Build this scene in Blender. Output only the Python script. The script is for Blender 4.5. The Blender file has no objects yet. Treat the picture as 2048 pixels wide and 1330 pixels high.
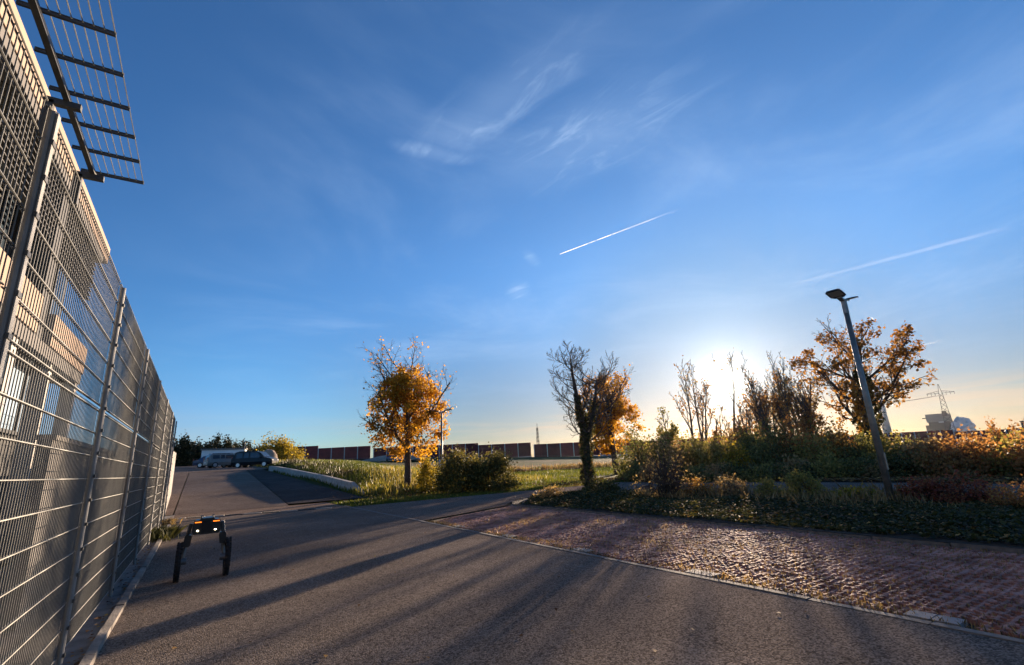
import bpy, math, random
import numpy as np
from mathutils import Vector, Matrix

random.seed(7)
rng = np.random.default_rng(11)
scene = bpy.context.scene
C = scene.collection
R = math.radians

# ------------------------------------------------------------------ camera
cam_d = bpy.data.cameras.new('camera')
cam = bpy.data.objects.new('camera', cam_d)
C.objects.link(cam)
f = 956.0
U = Vector((845 - 1024, -2900 - 665, f)).normalized()          # world up seen in the camera's frame (x right, y down, z forward)
vy = -(U.x * (397 - 1024) + U.z * f) / U.y
Yc = Vector((397 - 1024, vy, f)).normalized()                  # street direction seen in the camera's frame
Xc = Yc.cross(U)
if Xc.x < 0:
    Xc = -Xc
W = Matrix((Xc, Yc, U))
cr, cd, cf = (W @ Vector((1, 0, 0)), W @ Vector((0, 1, 0)), W @ Vector((0, 0, 1)))
cam.matrix_world = Matrix((
    (cr.x, -cd.x, -cf.x, 0.0),
    (cr.y, -cd.y, -cf.y, 0.0),
    (cr.z, -cd.z, -cf.z, 1.5),
    (0, 0, 0, 1)))
cam_d.sensor_width = 36.0
cam_d.lens = 36.0 * f / 2048.0
cam_d.clip_start = 0.05
cam_d.clip_end = 30000.0
scene.camera = cam

# ------------------------------------------------------------------ sun, sky, exposure
SUN_EL, SUN_AZ = R(7.4), R(56.7)                               # azimuth measured from +Y towards +X
SUN = Vector((math.sin(SUN_AZ) * math.cos(SUN_EL), math.cos(SUN_AZ) * math.cos(SUN_EL), math.sin(SUN_EL)))
sun_d = bpy.data.lights.new('sun', 'SUN')
sun_d.energy = 5.0
sun_d.angle = R(0.5)
sun_d.color = (1.0, 0.76, 0.54)
sun_o = bpy.data.objects.new('sun', sun_d)
C.objects.link(sun_o)
sun_o.rotation_euler = SUN.to_track_quat('Z', 'Y').to_euler()

scene.view_settings.view_transform = 'Standard'
scene.view_settings.look = 'None'
scene.view_settings.gamma = 1.0
scene.view_settings.exposure = 1.47
scene.view_settings.use_curve_mapping = False
try:
    scene.cycles.use_denoising = True
    scene.cycles.max_bounces = 6
    scene.cycles.transparent_max_bounces = 12
    scene.cycles.sample_clamp_indirect = 6.0
except Exception:
    pass

world = bpy.data.worlds.new('World')
scene.world = world
world.use_nodes = True
wt = world.node_tree
wt.nodes.clear()


class NT:
    """tiny helper to chain shader nodes"""
    def __init__(self, tree):
        self.t = tree

    def n(self, kind, **kw):
        nd = self.t.nodes.new(kind)
        for k, v in kw.items():
            setattr(nd, k, v)
        return nd

    def l(self, a, b):
        self.t.links.new(a, b)

    def put(self, v, sock):
        if hasattr(v, 'is_output'):
            self.l(v, sock)
        else:
            sock.default_value = v

    def math(self, op, a, b=None, clamp=False):
        nd = self.n('ShaderNodeMath', operation=op, use_clamp=clamp)
        self.put(a, nd.inputs[0])
        if b is not None:
            self.put(b, nd.inputs[1])
        return nd.outputs[0]

    def vec(self, op, a, b=None):
        nd = self.n('ShaderNodeVectorMath', operation=op)
        self.put(a, nd.inputs[0])
        if b is not None:
            self.put(b, nd.inputs[1])
        return nd.outputs['Value'] if op in ('DOT_PRODUCT', 'LENGTH', 'DISTANCE') else nd.outputs[0]

    def mix(self, fac, a, b, mode='MIX'):
        nd = self.n('ShaderNodeMix', data_type='RGBA', blend_type=mode, clamp_factor=True)
        self.put(fac, nd.inputs[0])
        self.put(a, nd.inputs[6])
        self.put(b, nd.inputs[7])
        return nd.outputs[2]

    def noise(self, vec, scale, detail=4, rough=.55, dist=0.0):
        nd = self.n('ShaderNodeTexNoise')
        if vec is not None:
            self.l(vec, nd.inputs['Vector'])
        nd.inputs['Scale'].default_value = scale
        nd.inputs['Detail'].default_value = detail
        nd.inputs['Roughness'].default_value = rough
        nd.inputs['Distortion'].default_value = dist
        return nd.outputs['Fac']

    def smooth(self, v, a, b, to0=0.0, to1=1.0):
        nd = self.n('ShaderNodeMapRange', interpolation_type='SMOOTHSTEP')
        self.put(v, nd.inputs['Value'])
        nd.inputs['From Min'].default_value = a
        nd.inputs['From Max'].default_value = b
        nd.inputs['To Min'].default_value = to0
        nd.inputs['To Max'].default_value = to1
        return nd.outputs['Result']

    def ramp(self, v, stops):
        nd = self.n('ShaderNodeValToRGB')
        self.put(v, nd.inputs[0])
        e = nd.color_ramp.elements
        while len(e) < len(stops):
            e.new(0.5)
        for el, (p, c) in zip(e, stops):
            el.position = p
            el.color = (c[0], c[1], c[2], 1)
        return nd.outputs[0]


N = NT(wt)
tc = N.n('ShaderNodeTexCoord').outputs['Generated']
D = N.vec('NORMALIZE', tc)
sky = N.n('ShaderNodeTexSky', sky_type='NISHITA', sun_disc=False)
sky.sun_elevation = SUN_EL
sky.sun_rotation = SUN_AZ
sky.altitude = 200
sky.air_density = 1.0
sky.dust_density = 0.35
sky.ozone_density = 2.5
SKYCOL = sky.outputs[0]
sep = N.n('ShaderNodeSeparateXYZ')
N.l(D, sep.inputs[0])
dz = sep.outputs['Z']
cosang = N.math('MAXIMUM', N.vec('DOT_PRODUCT', D, tuple(SUN)), 0.0)
tint = N.mix(N.math('MULTIPLY', N.smooth(dz, .42, .04), N.smooth(cosang, .55, .93)), (.60, 1.02, 1.5, 1), (.44, .45, .60, 1))
tint = N.mix(N.math('MULTIPLY', N.smooth(dz, .2, .02), N.smooth(cosang, .8, .5)), tint, (.80, .95, 1.55, 1))
damp = N.smooth(cosang, .93, .998, 1.0, .72)
dsc = N.n('ShaderNodeVectorMath', operation='SCALE')
N.l(tint, dsc.inputs[0]); N.l(damp, dsc.inputs['Scale'])
col = N.mix(1.0, SKYCOL, dsc.outputs[0], 'MULTIPLY')
# aureole of bright air round the low sun
for amp, pw, cc in ((26.0, 2600, (1, .93, .78)), (2.0, 420, (1, .95, .85)), (.7, 90, (1, .97, .93)), (.08, 14, (1, .95, .92)), (.26, 3.5, (.72, .95, .80))):
    g = N.math('MULTIPLY', N.math('POWER', cosang, float(pw)), amp)
    s = N.n('ShaderNodeVectorMath', operation='SCALE')
    s.inputs[0].default_value = cc
    N.l(g, s.inputs['Scale'])
    col = N.mix(1.0, col, s.outputs[0], 'ADD')
# high thin cirrus, laid out on a flat cloud layer
zz = N.math('MAXIMUM', dz, 0.03)
px = N.math('DIVIDE', sep.outputs['X'], zz)
py = N.math('DIVIDE', sep.outputs['Y'], zz)
comb = N.n('ShaderNodeCombineXYZ')
N.l(px, comb.inputs[0]); N.l(py, comb.inputs[1])
P2 = comb.outputs[0]


def blob(cx, cy, ang, la, lb):
    mp = N.n('ShaderNodeMapping', vector_type='TEXTURE')
    N.l(P2, mp.inputs['Vector'])
    mp.inputs['Location'].default_value = (cx, cy, 0)
    mp.inputs['Rotation'].default_value = (0, 0, ang)
    mp.inputs['Scale'].default_value = (la, lb, 1)
    return N.smooth(N.vec('LENGTH', mp.outputs[0]), 1.0, 0.0)


mp = N.n('ShaderNodeMapping', vector_type='TEXTURE')
N.l(P2, mp.inputs['Vector'])
mp.inputs['Rotation'].default_value = (0, 0, R(100))
mp.inputs['Scale'].default_value = (.55, .16, 1)
streak = N.noise(mp.outputs[0], 1.6, 7, .62, .9)
fil = N.smooth(streak, .47, .78)
base = None
for args in ((.63, .98, R(105), .48, .15), (.96, 1.0, R(110), .55, .30), (.56, 1.28, R(170), .18, .07), (1.34, 1.85, R(40), .16, .05), (1.55, 2.3, R(60), .25, .1)):
    b = blob(*args)
    base = b if base is None else N.math('MAXIMUM', base, b)
wisp = N.math('MULTIPLY', base, N.math('ADD', N.math('MULTIPLY', fil, .95), .30))
broad = N.math('MULTIPLY', N.math('MULTIPLY', N.smooth(N.noise(P2, .8, 6, .62, .6), .42, .75), N.smooth(cosang, .35, .8)), .8)
cl = N.math('MULTIPLY', N.math('ADD', N.math('MULTIPLY', wisp, .36), N.math('MULTIPLY', broad, .25)), N.smooth(dz, .05, .3), clamp=True)
col = N.mix(cl, col, (4.8, 6.2, 8.2, 1))
# low evening cloud bands near the horizon
mpl = N.n('ShaderNodeMapping', vector_type='TEXTURE')
N.l(D, mpl.inputs['Vector'])
mpl.inputs['Scale'].default_value = (.45, .45, .03)
bands = N.smooth(N.noise(mpl.outputs[0], 1.7, 6, .6, .3), .42, .66)
low = N.math('MULTIPLY', N.smooth(dz, .12, .04), N.smooth(dz, -.02, .02))
lowc = N.math('MULTIPLY', N.math('MULTIPLY', bands, low), .55)
warm = N.smooth(cosang, .72, .97)
bandcol = N.mix(warm, (3.0, 3.6, 4.0, 1), (6.0, 4.4, 3.0, 1))
col = N.mix(lowc, col, bandcol)
bg = N.n('ShaderNodeBackground')
N.l(col, bg.inputs['Color'])
bg.inputs['Strength'].default_value = 0.055
wo = N.n('ShaderNodeOutputWorld')
N.l(bg.outputs[0], wo.inputs[0])


# ------------------------------------------------------------------ materials
def new_mat(name):
    m = bpy.data.materials.new(name)
    m.use_nodes = True
    m.node_tree.nodes.clear()
    return m, NT(m.node_tree)


MATS = {}


def pm(name, c, rough=.7, metal=0.0, var=.18, scale=3.0, bump=0.0, bscale=60.0, spec=.5, c2=None, emit=None, rnd=0.0):
    m, n = new_mat(name)
    o = n.n('ShaderNodeOutputMaterial')
    b = n.n('ShaderNodeBsdfPrincipled')
    n.l(b.outputs[0], o.inputs[0])
    co = n.n('ShaderNodeTexCoord').outputs['Object']
    nz = n.noise(co, scale, 5, .6)
    a = tuple(x * (1 - var) for x in c) + (1,)
    d = tuple(min(1, x * (1 + var)) for x in (c2 or c)) + (1,)
    cc = n.mix(n.smooth(nz, .3, .7), a, d)
    if rnd:
        oi = n.n('ShaderNodeObjectInfo')
        sc_ = n.n('ShaderNodeVectorMath', operation='SCALE')
        n.l(cc, sc_.inputs[0]); n.l(n.smooth(oi.outputs['Random'], 0, 1, 1 - rnd, 1 + rnd), sc_.inputs['Scale'])
        cc = sc_.outputs[0]
    n.l(cc, b.inputs['Base Color'])
    b.inputs['Roughness'].default_value = rough
    b.inputs['Metallic'].default_value = metal
    b.inputs['Specular IOR Level'].default_value = spec
    if bump:
        bp = n.n('ShaderNodeBump')
        bp.inputs['Strength'].default_value = bump
        bp.inputs['Distance'].default_value = .01
        n.l(n.noise(co, bscale, 4, .6), bp.inputs['Height'])
        n.l(bp.outputs[0], b.inputs['Normal'])
    if emit:
        b.inputs['Emission Color'].default_value = emit[:3] + (1,)
        b.inputs['Emission Strength'].default_value = emit[3]
    MATS[name] = m
    return m


def leaf(name, stops, transl=.5, rough=.5):
    """leaf material: colour of each leaf from its own 'tint' value, light shining through"""
    m, n = new_mat(name)
    o = n.n('ShaderNodeOutputMaterial')
    at = n.n('ShaderNodeAttribute', attribute_name='tint')
    c = n.ramp(at.outputs['Fac'], stops)
    b = n.n('ShaderNodeBsdfPrincipled')
    n.l(c, b.inputs['Base Color'])
    b.inputs['Roughness'].default_value = rough
    b.inputs['Specular IOR Level'].default_value = .18
    t = n.n('ShaderNodeBsdfTranslucent')
    n.l(n.mix(1.0, c, (1.25, 1.1, .7, 1), 'MULTIPLY'), t.inputs['Color'])
    mx = n.n('ShaderNodeMixShader')
    mx.inputs[0].default_value = transl
    n.l(b.outputs[0], mx.inputs[1]); n.l(t.outputs[0], mx.inputs[2])
    n.l(mx.outputs[0], o.inputs[0])
    MATS[name] = m
    return m


leaf('leaf_gold', [(0, (.20, .10, .02)), (.35, (.40, .21, .025)), (.7, (.58, .34, .035)), (1, (.66, .47, .09))], .58)
leaf('leaf_orange', [(0, (.16, .08, .03)), (.5, (.32, .165, .045)), (1, (.46, .29, .07))], .55)
leaf('leaf_rust', [(0, (.20, .105, .05)), (.5, (.36, .19, .08)), (1, (.46, .29, .12))], .6)
leaf('leaf_brown', [(0, (.20, .145, .08)), (.5, (.33, .24, .125)), (1, (.46, .35, .18))], .6)
leaf('leaf_olive', [(0, (.11, .115, .04)), (.5, (.23, .215, .07)), (1, (.38, .33, .11))], .6)
leaf('leaf_dark', [(0, (.014, .018, .009)), (.6, (.03, .036, .015)), (1, (.07, .07, .03))], .2)
leaf('leaf_bush', [(0, (.06, .062, .022)), (.6, (.13, .125, .04)), (.85, (.22, .2, .06)), (1, (.38, .27, .08))], .5)
leaf('leaf_green', [(0, (.07, .08, .035)), (.6, (.14, .15, .06)), (1, (.26, .25, .09))], .55)
leaf('leaf_ivy', [(0, (.035, .042, .018)), (.6, (.085, .088, .032)), (.85, (.14, .13, .05)), (1, (.20, .12, .045))], .35, .65)
leaf('leaf_red', [(0, (.12, .04, .03)), (.5, (.25, .075, .055)), (1, (.36, .19, .09))], .5)
leaf('leaf_straw', [(0, (.13, .09, .04)), (.5, (.28, .2, .10)), (1, (.42, .34, .2))], .45)
leaf('leaf_yellow', [(0, (.12, .11, .02)), (.5, (.28, .23, .03)), (1, (.5, .38, .06))], .55)
leaf('leaf_litter', [(0, (.08, .04, .02)), (.5, (.19, .10, .04)), (.85, (.32, .18, .05)), (1, (.45, .3, .08))], .15, .8)
leaf('grass_blades', [(0, (.05, .07, .015)), (.45, (.11, .14, .025)), (.75, (.22, .21, .04)), (1, (.38, .31, .12))], .45)
leaf('weed_blades', [(0, (.035, .034, .015)), (.5, (.08, .066, .032)), (.8, (.14, .115, .055)), (1, (.22, .19, .1))], .14)
pm('bark', (.075, .058, .045), .9, var=.45, scale=9, bump=.8, bscale=25)
pm('bark_grey', (.10, .085, .07), .9, var=.35, scale=9, bump=.6, bscale=30)
pm('twig', (.075, .05, .035), .85, var=.3, scale=6)
pm('galvanised', (.27, .27, .25), .5, .55, var=.18, scale=5, bump=.05)
pm('post_zinc', (.27, .265, .25), .6, .3, var=.18, scale=5, bump=.05)
pm('galvanised_dark', (.09, .09, .085), .5, .5, var=.2, scale=5)
pm('fence_wire', (.15, .15, .14), .55, .4, var=.15, scale=4)
pm('lamp_pole', (.23, .22, .19), .45, .6, var=.22, scale=4, bump=.05, bscale=30)
pm('lamp_black', (.03, .032, .034), .5, .2, var=.2)
pm('lamp_glass', (.45, .45, .42), .25, 0, var=.1)
pm('concrete', (.34, .315, .28), .9, var=.22, scale=4, bump=.5, bscale=90)
pm('kerb_worn', (.20, .175, .15), .95, rnd=.2, var=.4, scale=2.2, bump=.8, bscale=40)
pm('concrete_dark', (.17, .155, .14), .92, var=.3, scale=5, bump=.5, bscale=80)
pm('stone_pale', (.25, .24, .23), .85, var=.12, scale=8, bump=.3)
pm('paver_red', (.32, .135, .10), .74, var=.45, scale=2.2, bump=.6, bscale=120, c2=(.34, .18, .14), spec=.24, rnd=.22)
pm('soil', (.04, .028, .02), .97, var=.5, scale=9, bump=1.0, bscale=40, c2=(.075, .06, .035))
pm('bed_soil', (.055, .04, .025), .97, var=.5, scale=6, bump=1.0, bscale=30)
pm('barrier_red', (.15, .021, .019), .85, var=.25, scale=.5, bump=.4, bscale=4, rnd=.28)
pm('barrier_post', (.42, .42, .42), .6, var=.08)
pm('barrier_base', (.30, .31, .33), .8, var=.12, scale=.3)
pm('render_beige', (.37, .27, .20), .85, var=.08, scale=1.5)
pm('facade_dark', (.020, .019, .017), .6, var=.3, scale=1.2)
pm('facade_grey', (.15, .14, .13), .8, var=.15, scale=1.2)
pm('column_white', (.42, .39, .35), .7, var=.08)
pm('window_glass', (.05, .07, .09), .04, 0, var=.2, spec=1.0)
pm('glass_pale', (.42, .55, .68), .12, 0, var=.15, spec=.8, scale=.8)
pm('louvre', (.07, .065, .055), .5, .4, var=.25)
pm('white_plaster', (.82, .81, .79), .8, var=.06, scale=.6)
pm('plant_grey', (.09, .08, .07), .8, var=.06, scale=.02)
pm('plant_light', (.22, .205, .185), .8, var=.06, scale=.02)
pm('chimney_concrete', (.40, .38, .36), .85, var=.08, scale=.02)
pm('lattice', (.05, .05, .055), .6, .4, var=.1)
pm('robot_black', (.012, .012, .013), .38, .1, var=.2)
pm('robot_rubber', (.016, .015, .015), .85, var=.3, bump=.3)
pm('robot_alloy', (.20, .20, .20), .45, .7, var=.08)
pm('amber_light', (.9, .3, .05), .4, emit=(1.0, .20, .01, .9))
pm('white_light', (.95, .9, .8), .3, emit=(1.0, .80, .52, 4.0))
pm('tyre', (.02, .02, .02), .85, var=.2)
pm('rim', (.5, .5, .52), .35, .8, var=.08)
pm('car_black', (.010, .011, .013), .3, .0, var=.1, spec=.25)
pm('car_silver', (.42, .40, .38), .3, .7, var=.06)
pm('car_grey', (.20, .19, .18), .4, .3, var=.06)
pm('car_blue', (.05, .07, .12), .22, .3, var=.08)
pm('car_glass', (.02, .024, .028), .1, 0, var=.1, spec=.7)
pm('tail_red', (.35, .02, .02), .25, var=.1)
pm('head_white', (.5, .5, .5), .15, var=.05)
pm('earth_pale', (.30, .225, .17), .95, var=.2, scale=1.5, bump=.8, bscale=6)
pm('hill_wood', (.085, .075, .05), .95, var=.5, scale=.12)
pm('sign_white', (.72, .72, .74), .5, var=.04)
pm('sign_ink', (.12, .12, .16), .6, var=.05)
pm('iron', (.05, .048, .045), .6, .6, var=.3, bump=.3)


def asphalt(name, c, patch, scale=1.0):
    m, n = new_mat(name)
    o = n.n('ShaderNodeOutputMaterial')
    b = n.n('ShaderNodeBsdfPrincipled')
    n.l(b.outputs[0], o.inputs[0])
    co = n.n('ShaderNodeTexCoord').outputs['Object']
    vor = n.n('ShaderNodeTexVoronoi', feature='F1')
    n.l(co, vor.inputs['Vector'])
    vor.inputs['Scale'].default_value = 75 * scale
    grain = n.n('ShaderNodeSeparateColor')
    n.l(vor.outputs['Color'], grain.inputs[0])
    big = n.smooth(n.noise(co, .35, 6, .65), .35, .68)
    mid = n.smooth(n.noise(co, 2.6, 5, .7), .3, .75)
    col = n.mix(big, tuple(x * (1 - patch) for x in c) + (1,), tuple(x * (1 + patch) for x in c) + (1,))
    col = n.mix(n.math('MULTIPLY', mid, .35), col, tuple(x * .72 for x in c) + (1,))
    g = n.smooth(grain.outputs[0], 0, 1, .55, 1.75)
    vc = n.n('ShaderNodeTexVoronoi', feature='DISTANCE_TO_EDGE')
    nn = n.n('ShaderNodeTexNoise'); n.l(co, nn.inputs['Vector']); nn.inputs['Scale'].default_value = 1.3; nn.inputs['Detail'].default_value = 6
    wv = n.vec('ADD', co, nn.outputs['Color'])
    n.l(wv, vc.inputs['Vector']); vc.inputs['Scale'].default_value = .22
    crack = n.math('MULTIPLY', n.smooth(vc.outputs['Distance'], .004, .0), n.smooth(n.noise(co, .3, 3), .5, .6))
    col = n.mix(n.math('MULTIPLY', crack, .75), col, tuple(x * .3 for x in c) + (1,))
    stain = n.smooth(n.noise(co, .9, 7, .72, 1.2), .60, .72)
    col = n.mix(n.math('MULTIPLY', stain, .38), col, tuple(x * .5 for x in c) + (1,))
    gs = n.n('ShaderNodeVectorMath', operation='SCALE')
    n.l(col, gs.inputs[0]); n.l(g, gs.inputs['Scale'])
    n.l(gs.outputs[0], b.inputs['Base Color'])
    n.l(n.smooth(grain.outputs[1], 0, 1, .75, 1.0), b.inputs['Roughness'])
    b.inputs['Specular IOR Level'].default_value = 0.0
    bp = n.n('ShaderNodeBump')
    bp.inputs['Strength'].default_value = .9
    bp.inputs['Distance'].default_value = .006
    h = n.math('ADD', n.math('MULTIPLY', vor.outputs['Distance'], -1.0), n.math('MULTIPLY', grain.outputs[2], .5))
    n.l(h, bp.inputs['Height'])
    n.l(bp.outputs[0], b.inputs['Normal'])
    MATS[name] = m
    return m


asphalt('asphalt', (.170, .140, .116), .16)
asphalt('asphalt_old', (.175, .138, .112), .16)
asphalt('asphalt_shaded', (.085, .075, .068), .18)  # ramp asphalt with the grass bank's shade put into its colour
asphalt('asphalt_pale', (.20, .15, .115), .14)

# ground: grass, dry straw and bare soil mixed by noise
m, n = new_mat('meadow')
o = n.n('ShaderNodeOutputMaterial'); b = n.n('ShaderNodeBsdfPrincipled'); n.l(b.outputs[0], o.inputs[0])
co = n.n('ShaderNodeTexCoord').outputs['Object']
gcol = n.mix(n.smooth(n.noise(co, .11, 5, .6), .4, .62), (.045, .058, .014, 1), (.095, .105, .022, 1))
gcol = n.mix(n.smooth(n.noise(co, .06, 6, .65), .5, .68), gcol, (.15, .105, .05, 1))
gcol = n.mix(n.math('MULTIPLY', n.smooth(n.noise(co, 5, 5, .7), .4, .7), .6), gcol, (.03, .026, .012, 1))
n.l(gcol, b.inputs['Base Color'])
b.inputs['Roughness'].default_value = .95
b.inputs['Specular IOR Level'].default_value = .1
bp = n.n('ShaderNodeBump'); bp.inputs['Strength'].default_value = 1.0; bp.inputs['Distance'].default_value = .06
n.l(n.noise(co, 7, 6, .7), bp.inputs['Height']); n.l(bp.outputs[0], b.inputs['Normal'])
MATS['meadow'] = m

# condensation trails and steam: white, thin, the sky shines through
for nm, amt, sc in (('trail', 1.0, .004), ('trail_soft', .55, .006)):
    m, n = new_mat(nm)
    o = n.n('ShaderNodeOutputMaterial')
    co = n.n('ShaderNodeTexCoord').outputs['Object']
    at = n.n('ShaderNodeAttribute', attribute_name='tint')
    tr = n.n('ShaderNodeBsdfTransparent'); tl = n.n('ShaderNodeBsdfTranslucent'); df = n.n('ShaderNodeBsdfDiffuse')
    tl.inputs['Color'].default_value = (.95, .95, .95, 1); df.inputs['Color'].default_value = (.95, .95, .95, 1)
    ad = n.n('ShaderNodeAddShader'); n.l(tl.outputs[0], ad.inputs[0]); n.l(df.outputs[0], ad.inputs[1])
    fac = n.math('MULTIPLY', n.math('MULTIPLY', at.outputs['Fac'], n.smooth(n.noise(co, sc, 5, .65), .25, .7, .35, 1.0)), amt, clamp=True)
    mx = n.n('ShaderNodeMixShader'); n.l(fac, mx.inputs[0]); n.l(tr.outputs[0], mx.inputs[1]); n.l(ad.outputs[0], mx.inputs[2])
    n.l(mx.outputs[0], o.inputs[0])
    MATS[nm] = m
pm('steam', (.62, .60, .58), 1.0, var=.03, scale=.01, spec=0.0)


# ------------------------------------------------------------------ mesh helpers
class MB:
    def __init__(self):
        self.V, self.F, self.k = [], [], 0

    def add(self, verts, faces):
        self.V.extend(tuple(v) for v in verts)
        k = self.k
        self.F.extend(tuple(i + k for i in fc) for fc in faces)
        self.k += len(verts)

    def box(self, c, s, rz=0.0):
        x, y, z = s[0] / 2, s[1] / 2, s[2] / 2
        ca, sa = math.cos(rz), math.sin(rz)
        vs = []
        for dx, dy, dzz in ((-x, -y, -z), (x, -y, -z), (x, y, -z), (-x, y, -z), (-x, -y, z), (x, -y, z), (x, y, z), (-x, y, z)):
            vs.append((c[0] + dx * ca - dy * sa, c[1] + dx * sa + dy * ca, c[2] + dzz))
        self.add(vs, BOXF)
        return self

    def hexa(self, p):
        self.add(p, BOXF)
        return self

    def tube(self, pts, rads, sides=6, cap=True):
        pts = [Vector(p) for p in pts]
        if not hasattr(rads, '__len__'):
            rads = [rads] * len(pts)
        base = self.k
        ref = None
        vs, fs = [], []
        for i, p in enumerate(pts):
            d = (pts[min(i + 1, len(pts) - 1)] - pts[max(i - 1, 0)])
            if d.length < 1e-9:
                d = Vector((0, 0, 1))
            d.normalize()
            if ref is None:
                ref = d.orthogonal().normalized()
            a = (ref - d * ref.dot(d))
            a = a.normalized() if a.length > 1e-6 else d.orthogonal().normalized()
            ref = a
            bb = d.cross(a)
            for j in range(sides):
                t = 2 * math.pi * j / sides
                q = p + (a * math.cos(t) + bb * math.sin(t)) * rads[i]
                vs.append((q.x, q.y, q.z))
        for i in range(len(pts) - 1):
            for j in range(sides):
                a0 = i * sides + j
                a1 = i * sides + (j + 1) % sides
                fs.append((a0, a1, a1 + sides, a0 + sides))
        if cap:
            fs.append(tuple(reversed(range(sides))))
            fs.append(tuple((len(pts) - 1) * sides + j for j in range(sides)))
        self.add(vs, fs)
        return self

    def prism(self, poly, z0, z1, M=None):
        """polygon in local XY, extruded along local Z"""
        n_ = len(poly)
        vs = [Vector((x, y, z0)) for x, y in poly] + [Vector((x, y, z1)) for x, y in poly]
        if M is not None:
            vs = [M @ v for v in vs]
        fs = [tuple(reversed(range(n_))), tuple(range(n_, 2 * n_))]
        fs += [(i, (i + 1) % n_, (i + 1) % n_ + n_, i + n_) for i in range(n_)]
        self.add(vs, fs)
        return self

    def build(self, name, mat, parent=None, smooth=False, loc=None):
        me = bpy.data.meshes.new(name)
        me.from_pydata(self.V, [], self.F)
        if smooth:
            me.polygons.foreach_set('use_smooth', [True] * len(me.polygons))
        me.materials.append(MATS[mat])
        return link(name, me, parent, loc)


BOXF = ((0, 3, 2, 1), (4, 5, 6, 7), (0, 1, 5, 4), (1, 2, 6, 5), (2, 3, 7, 6), (3, 0, 4, 7))


def link(name, me, parent=None, loc=None):
    o_ = bpy.data.objects.new(name, me)
    C.objects.link(o_)
    if parent is not None:
        o_.parent = parent
    if loc is not None:
        o_.location = loc
    return o_


def np_mesh(name, V, F, mat, parent=None, tint=None, smooth=False):
    V = np.asarray(V, dtype=np.float32); F = np.asarray(F, dtype=np.int32)
    me = bpy.data.meshes.new(name)
    nv, nf, k = len(V), len(F), F.shape[1]
    me.vertices.add(nv); me.vertices.foreach_set('co', V.ravel())
    me.loops.add(nf * k); me.loops.foreach_set('vertex_index', F.ravel())
    me.polygons.add(nf)
    me.polygons.foreach_set('loop_start', np.arange(0, nf * k, k, dtype=np.int32))
    if tint is not None:
        a = me.attributes.new('tint', 'FLOAT', 'POINT')
        a.data.foreach_set('value', np.asarray(tint, dtype=np.float32))
    me.update(calc_edges=True)
    if smooth:
        me.polygons.foreach_set('use_smooth', [True] * nf)
    me.materials.append(MATS[mat])
    return link(name, me, parent)


def thing(name, label, cat, loc=(0, 0, 0), rz=0.0, group=None):
    o_ = bpy.data.objects.new(name, None)
    C.objects.link(o_)
    o_.empty_display_size = .2
    o_.location = loc
    o_.rotation_euler = (0, 0, rz)
    tag(o_, label, cat, group)
    return o_


def tag(o_, label, cat, group=None):
    o_['label'] = label
    o_['category'] = cat
    if group:
        o_['group'] = group
    return o_


def structure(o_):
    o_['kind'] = 'structure'
    return o_


def stuff(o_, label=None, cat=None):
    o_['kind'] = 'stuff'
    if label:
        o_['label'] = label
    if cat:
        o_['category'] = cat
    return o_


def copy_tree(o_, parent=None):
    c_ = o_.copy()
    C.objects.link(c_)
    if parent is not None:
        c_.parent = parent
    for ch in list(o_.children):
        copy_tree(ch, c_)
    return c_


def polar(bearing, dist):
    a = R(bearing)
    return dist * math.sin(a), dist * math.cos(a)


def unit(n_):
    v = rng.normal(size=(n_, 3))
    return v / np.linalg.norm(v, axis=1, keepdims=True)


def leaf_arrays(P, size, flat=0.0):
    """one four-cornered, slightly folded leaf at each point of P"""
    n_ = len(P)
    nrm = unit(n_)
    if flat:
        nrm[:, 2] = np.abs(nrm[:, 2]) + flat
        nrm /= np.linalg.norm(nrm, axis=1, keepdims=True)
    a = np.cross(nrm, unit(n_)); a /= np.linalg.norm(a, axis=1, keepdims=True) + 1e-9
    b_ = np.cross(nrm, a)
    s = (size * rng.uniform(.65, 1.35, n_))[:, None]
    V = np.empty((n_, 4, 3))
    V[:, 0] = P - a * s * .5
    V[:, 1] = P + b_ * s * .40 + nrm * s * .12
    V[:, 2] = P + a * s * .5
    V[:, 3] = P - b_ * s * .40 + nrm * s * .12
    F = np.arange(n_ * 4).reshape(n_, 4)
    return V.reshape(-1, 3), F


def leaves(name, P, size, mat, parent=None, tint=None, flat=0.0):
    P = np.asarray(P)
    V, F = leaf_arrays(P, size, flat)
    t = rng.uniform(0, 1, len(P)) if tint is None else np.clip(tint, 0, 1)
    return np_mesh(name, V, F, mat, parent, np.repeat(t, 4))


def ss(x, a, b):
    t = np.clip((np.asarray(x, dtype=float) - a) / (b - a), 0, 1)
    return t * t * (3 - 2 * t)


# ------------------------------------------------------------------ terrain
def ramp_z(y):
    return 0.07 * max(0.0, min(y, 51.0) - 25.0) + .03 * max(0.0, y - 51.0)


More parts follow.
